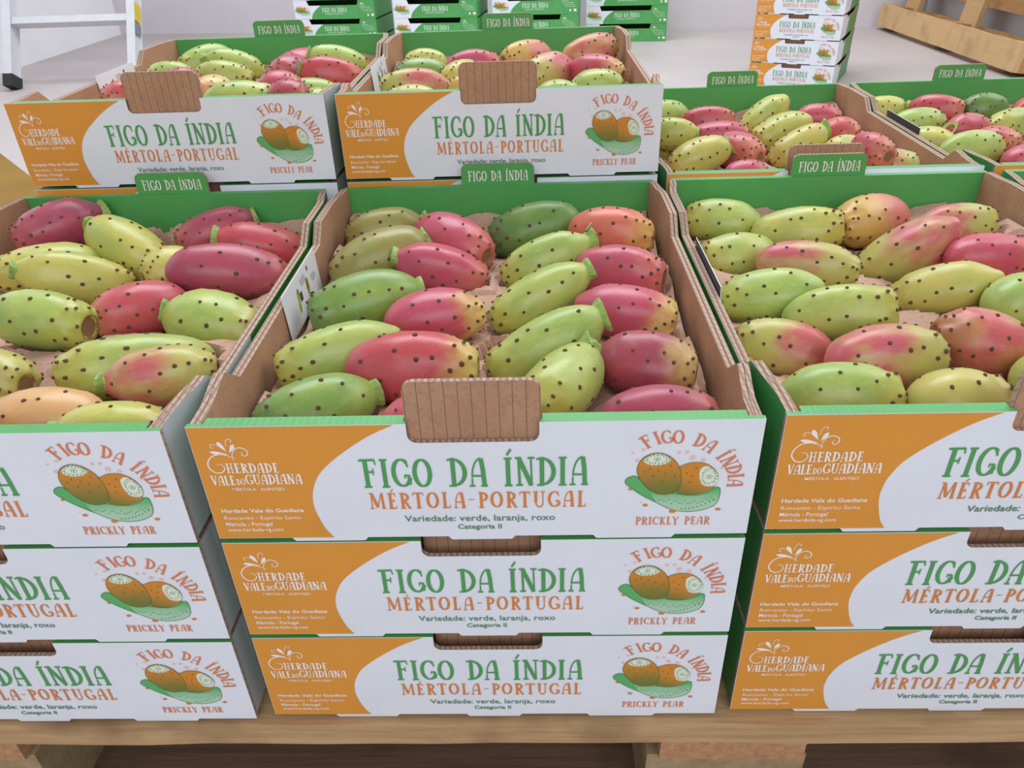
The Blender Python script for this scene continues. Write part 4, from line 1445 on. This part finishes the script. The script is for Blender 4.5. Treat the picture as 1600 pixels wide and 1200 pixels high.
mb.face([(.362, -.0005, .012), (.370, -.0005, .012), (.370, -.0005, .020), (.366, -.0005, .023), (.362, -.0005, .020)], 'ink_mint')
GA['address_lettering'] = mb.mesh('address_lettering')
mb = MB()
for dx, dz, ln in ((-.010, .004, 1), (-.004, .010, 1), (.004, .009, 1), (.010, .003, 1)):
    a0 = Vector((.340, .062))
    b0 = a0 + Vector((dx, dz))
    dd = (b0 - a0)
    nn_ = Vector((-dd.y, dd.x)) * .18
    mb.face([(a0.x, -.0005, a0.y), (a0.x + dd.x * .6 + nn_.x, -.0005, a0.y + dd.y * .6 + nn_.y), (b0.x, -.0005, b0.y), (a0.x + dd.x * .6 - nn_.x, -.0005, a0.y + dd.y * .6 - nn_.y)], 'ink_mint')
GA['brand_emblem'] = mb.mesh('brand_emblem')
for side, x0 in (('left', .0), ('right', W2 - .004)):
    mb = MB()
    mb.box((x0, .004, .0005), (x0 + .004, D2 - .004, RIM - .006), 'printed_green')
    GA['side_' + side] = mb.mesh('side_panel')
mb = MB()
mb.box((0, D2 - .004, .0005), (W2, D2, RIM), 'printed_green')
GA['back_panel'] = mb.mesh('back_panel')
mb = MB()
mb.box((.004, .004, .0005), (W2 - .004, D2 - .004, .0035), 'kraft')
GA['bottom_panel'] = mb.mesh('bottom_panel')
# one cover board closes each green carton just under its rim
gn = 0
for si, (gx, gy, yaw) in enumerate(((-.951, 3.735, -.12), (-.461, 3.66, -.12), (.006, 3.655, -.10), (.462, 3.899, -.12))):
    for k in range(4):
        nm = ('leftmost', 'second from left', 'third from left', 'rightmost')[si]
        lv = ('lowest', 'second', 'third', 'topmost')[k]
        root = thing('green_carton', '%s carton%s in the %s green stack against the back wall' % (lv, ' up' if k in (1, 2) else '', nm), 'carton', (gx, gy, k * HP), yaw, 'green printed cartons by the back wall')
        fp = link('front_panel', GA['front_panel'], root)
        for a in ('white_field', 'headline_lettering', 'address_lettering', 'brand_emblem'):
            link(a, GA[a], fp)
        pd = link('pear_drawing', ART['pear_drawing'], fp, (-.322, 0, -.001))
        pd.scale = (1.42, 1, 1)
        pd.location = (.043 - .258 * 1.42 + .0, -.0001, -.002)
        for a in ('back_panel', 'side_left', 'side_right', 'bottom_panel'):
            link('side_panel' if a.startswith('side') else a, GA[a], root)

# ------------------------------------------------------------------ stack of orange and white cartons at the back right
for k in range(5):
    carton((.998, 2.747, k * HP), -.472, '%s carton of the lone orange and white stack on the floor by the back pallet' % ('lowest', 'second', 'third', 'fourth', 'topmost')[k], 'orange and white cartons in the lone background stack', False)

# ------------------------------------------------------------------ pallet leaning against the right wall
lp = thing('leaning_pallet', 'wooden pallet leaning on its long edge at upper right', 'pallet', (1.965, 3.39, 0))
lt = math.radians(8)
ct, stt = math.cos(lt), math.sin(lt)


def pbox(name, y0, y1, s0, s1, d0, d1, mat, seed=0):
    """s runs up the pallet's face, d into its thickness (towards +x)"""
    rr = random.Random(seed)
    mb = MB()
    n = 10
    prev = None
    for k in range(n + 1):
        yy = y0 + (y1 - y0) * k / n
        j0, j1 = rr.uniform(-.0025, .0025), rr.uniform(-.0025, .0025)
        q = []
        for s, dd in ((s0, d0), (s0, d1), (s1 + j1, d1), (s1 + j1, d0)):
            q.append((s * stt + dd * ct, yy, s * ct - dd * stt + DZ))
        if prev:
            for e in range(4):
                mb.face([prev[e], prev[(e + 1) % 4], q[(e + 1) % 4], q[e]], mat)
        else:
            mb.face(q, mat)
        prev = q
    mb.face(prev, mat)
    return link(name, mb.mesh(name), lp)


DZ = .144 * stt + .001
for k, s in enumerate((0, .35, .7)):
    pbox('bottom_board', -.655, .655, s, s + .1, 0, .022, 'leaning_wood', 60 + k)
    for j, yy in enumerate((-.655, -.072, .52)):
        pbox('block', yy, yy + .145, s, s + .1, .0222, .0998, 'leaning_wood_deep', 70 + k * 3 + j)
for j, yy in enumerate((-.655, -.10, .47)):
    pbox('cross_board', yy, yy + .145, 0, .8, .1, .1218, 'leaning_wood', 80 + j)
for k, s in enumerate((0, .175, .35, .525, .7)):
    pbox('deck_board', -.655, .655, s, s + .1, .122, .144, 'leaning_wood_deep', 90 + k)
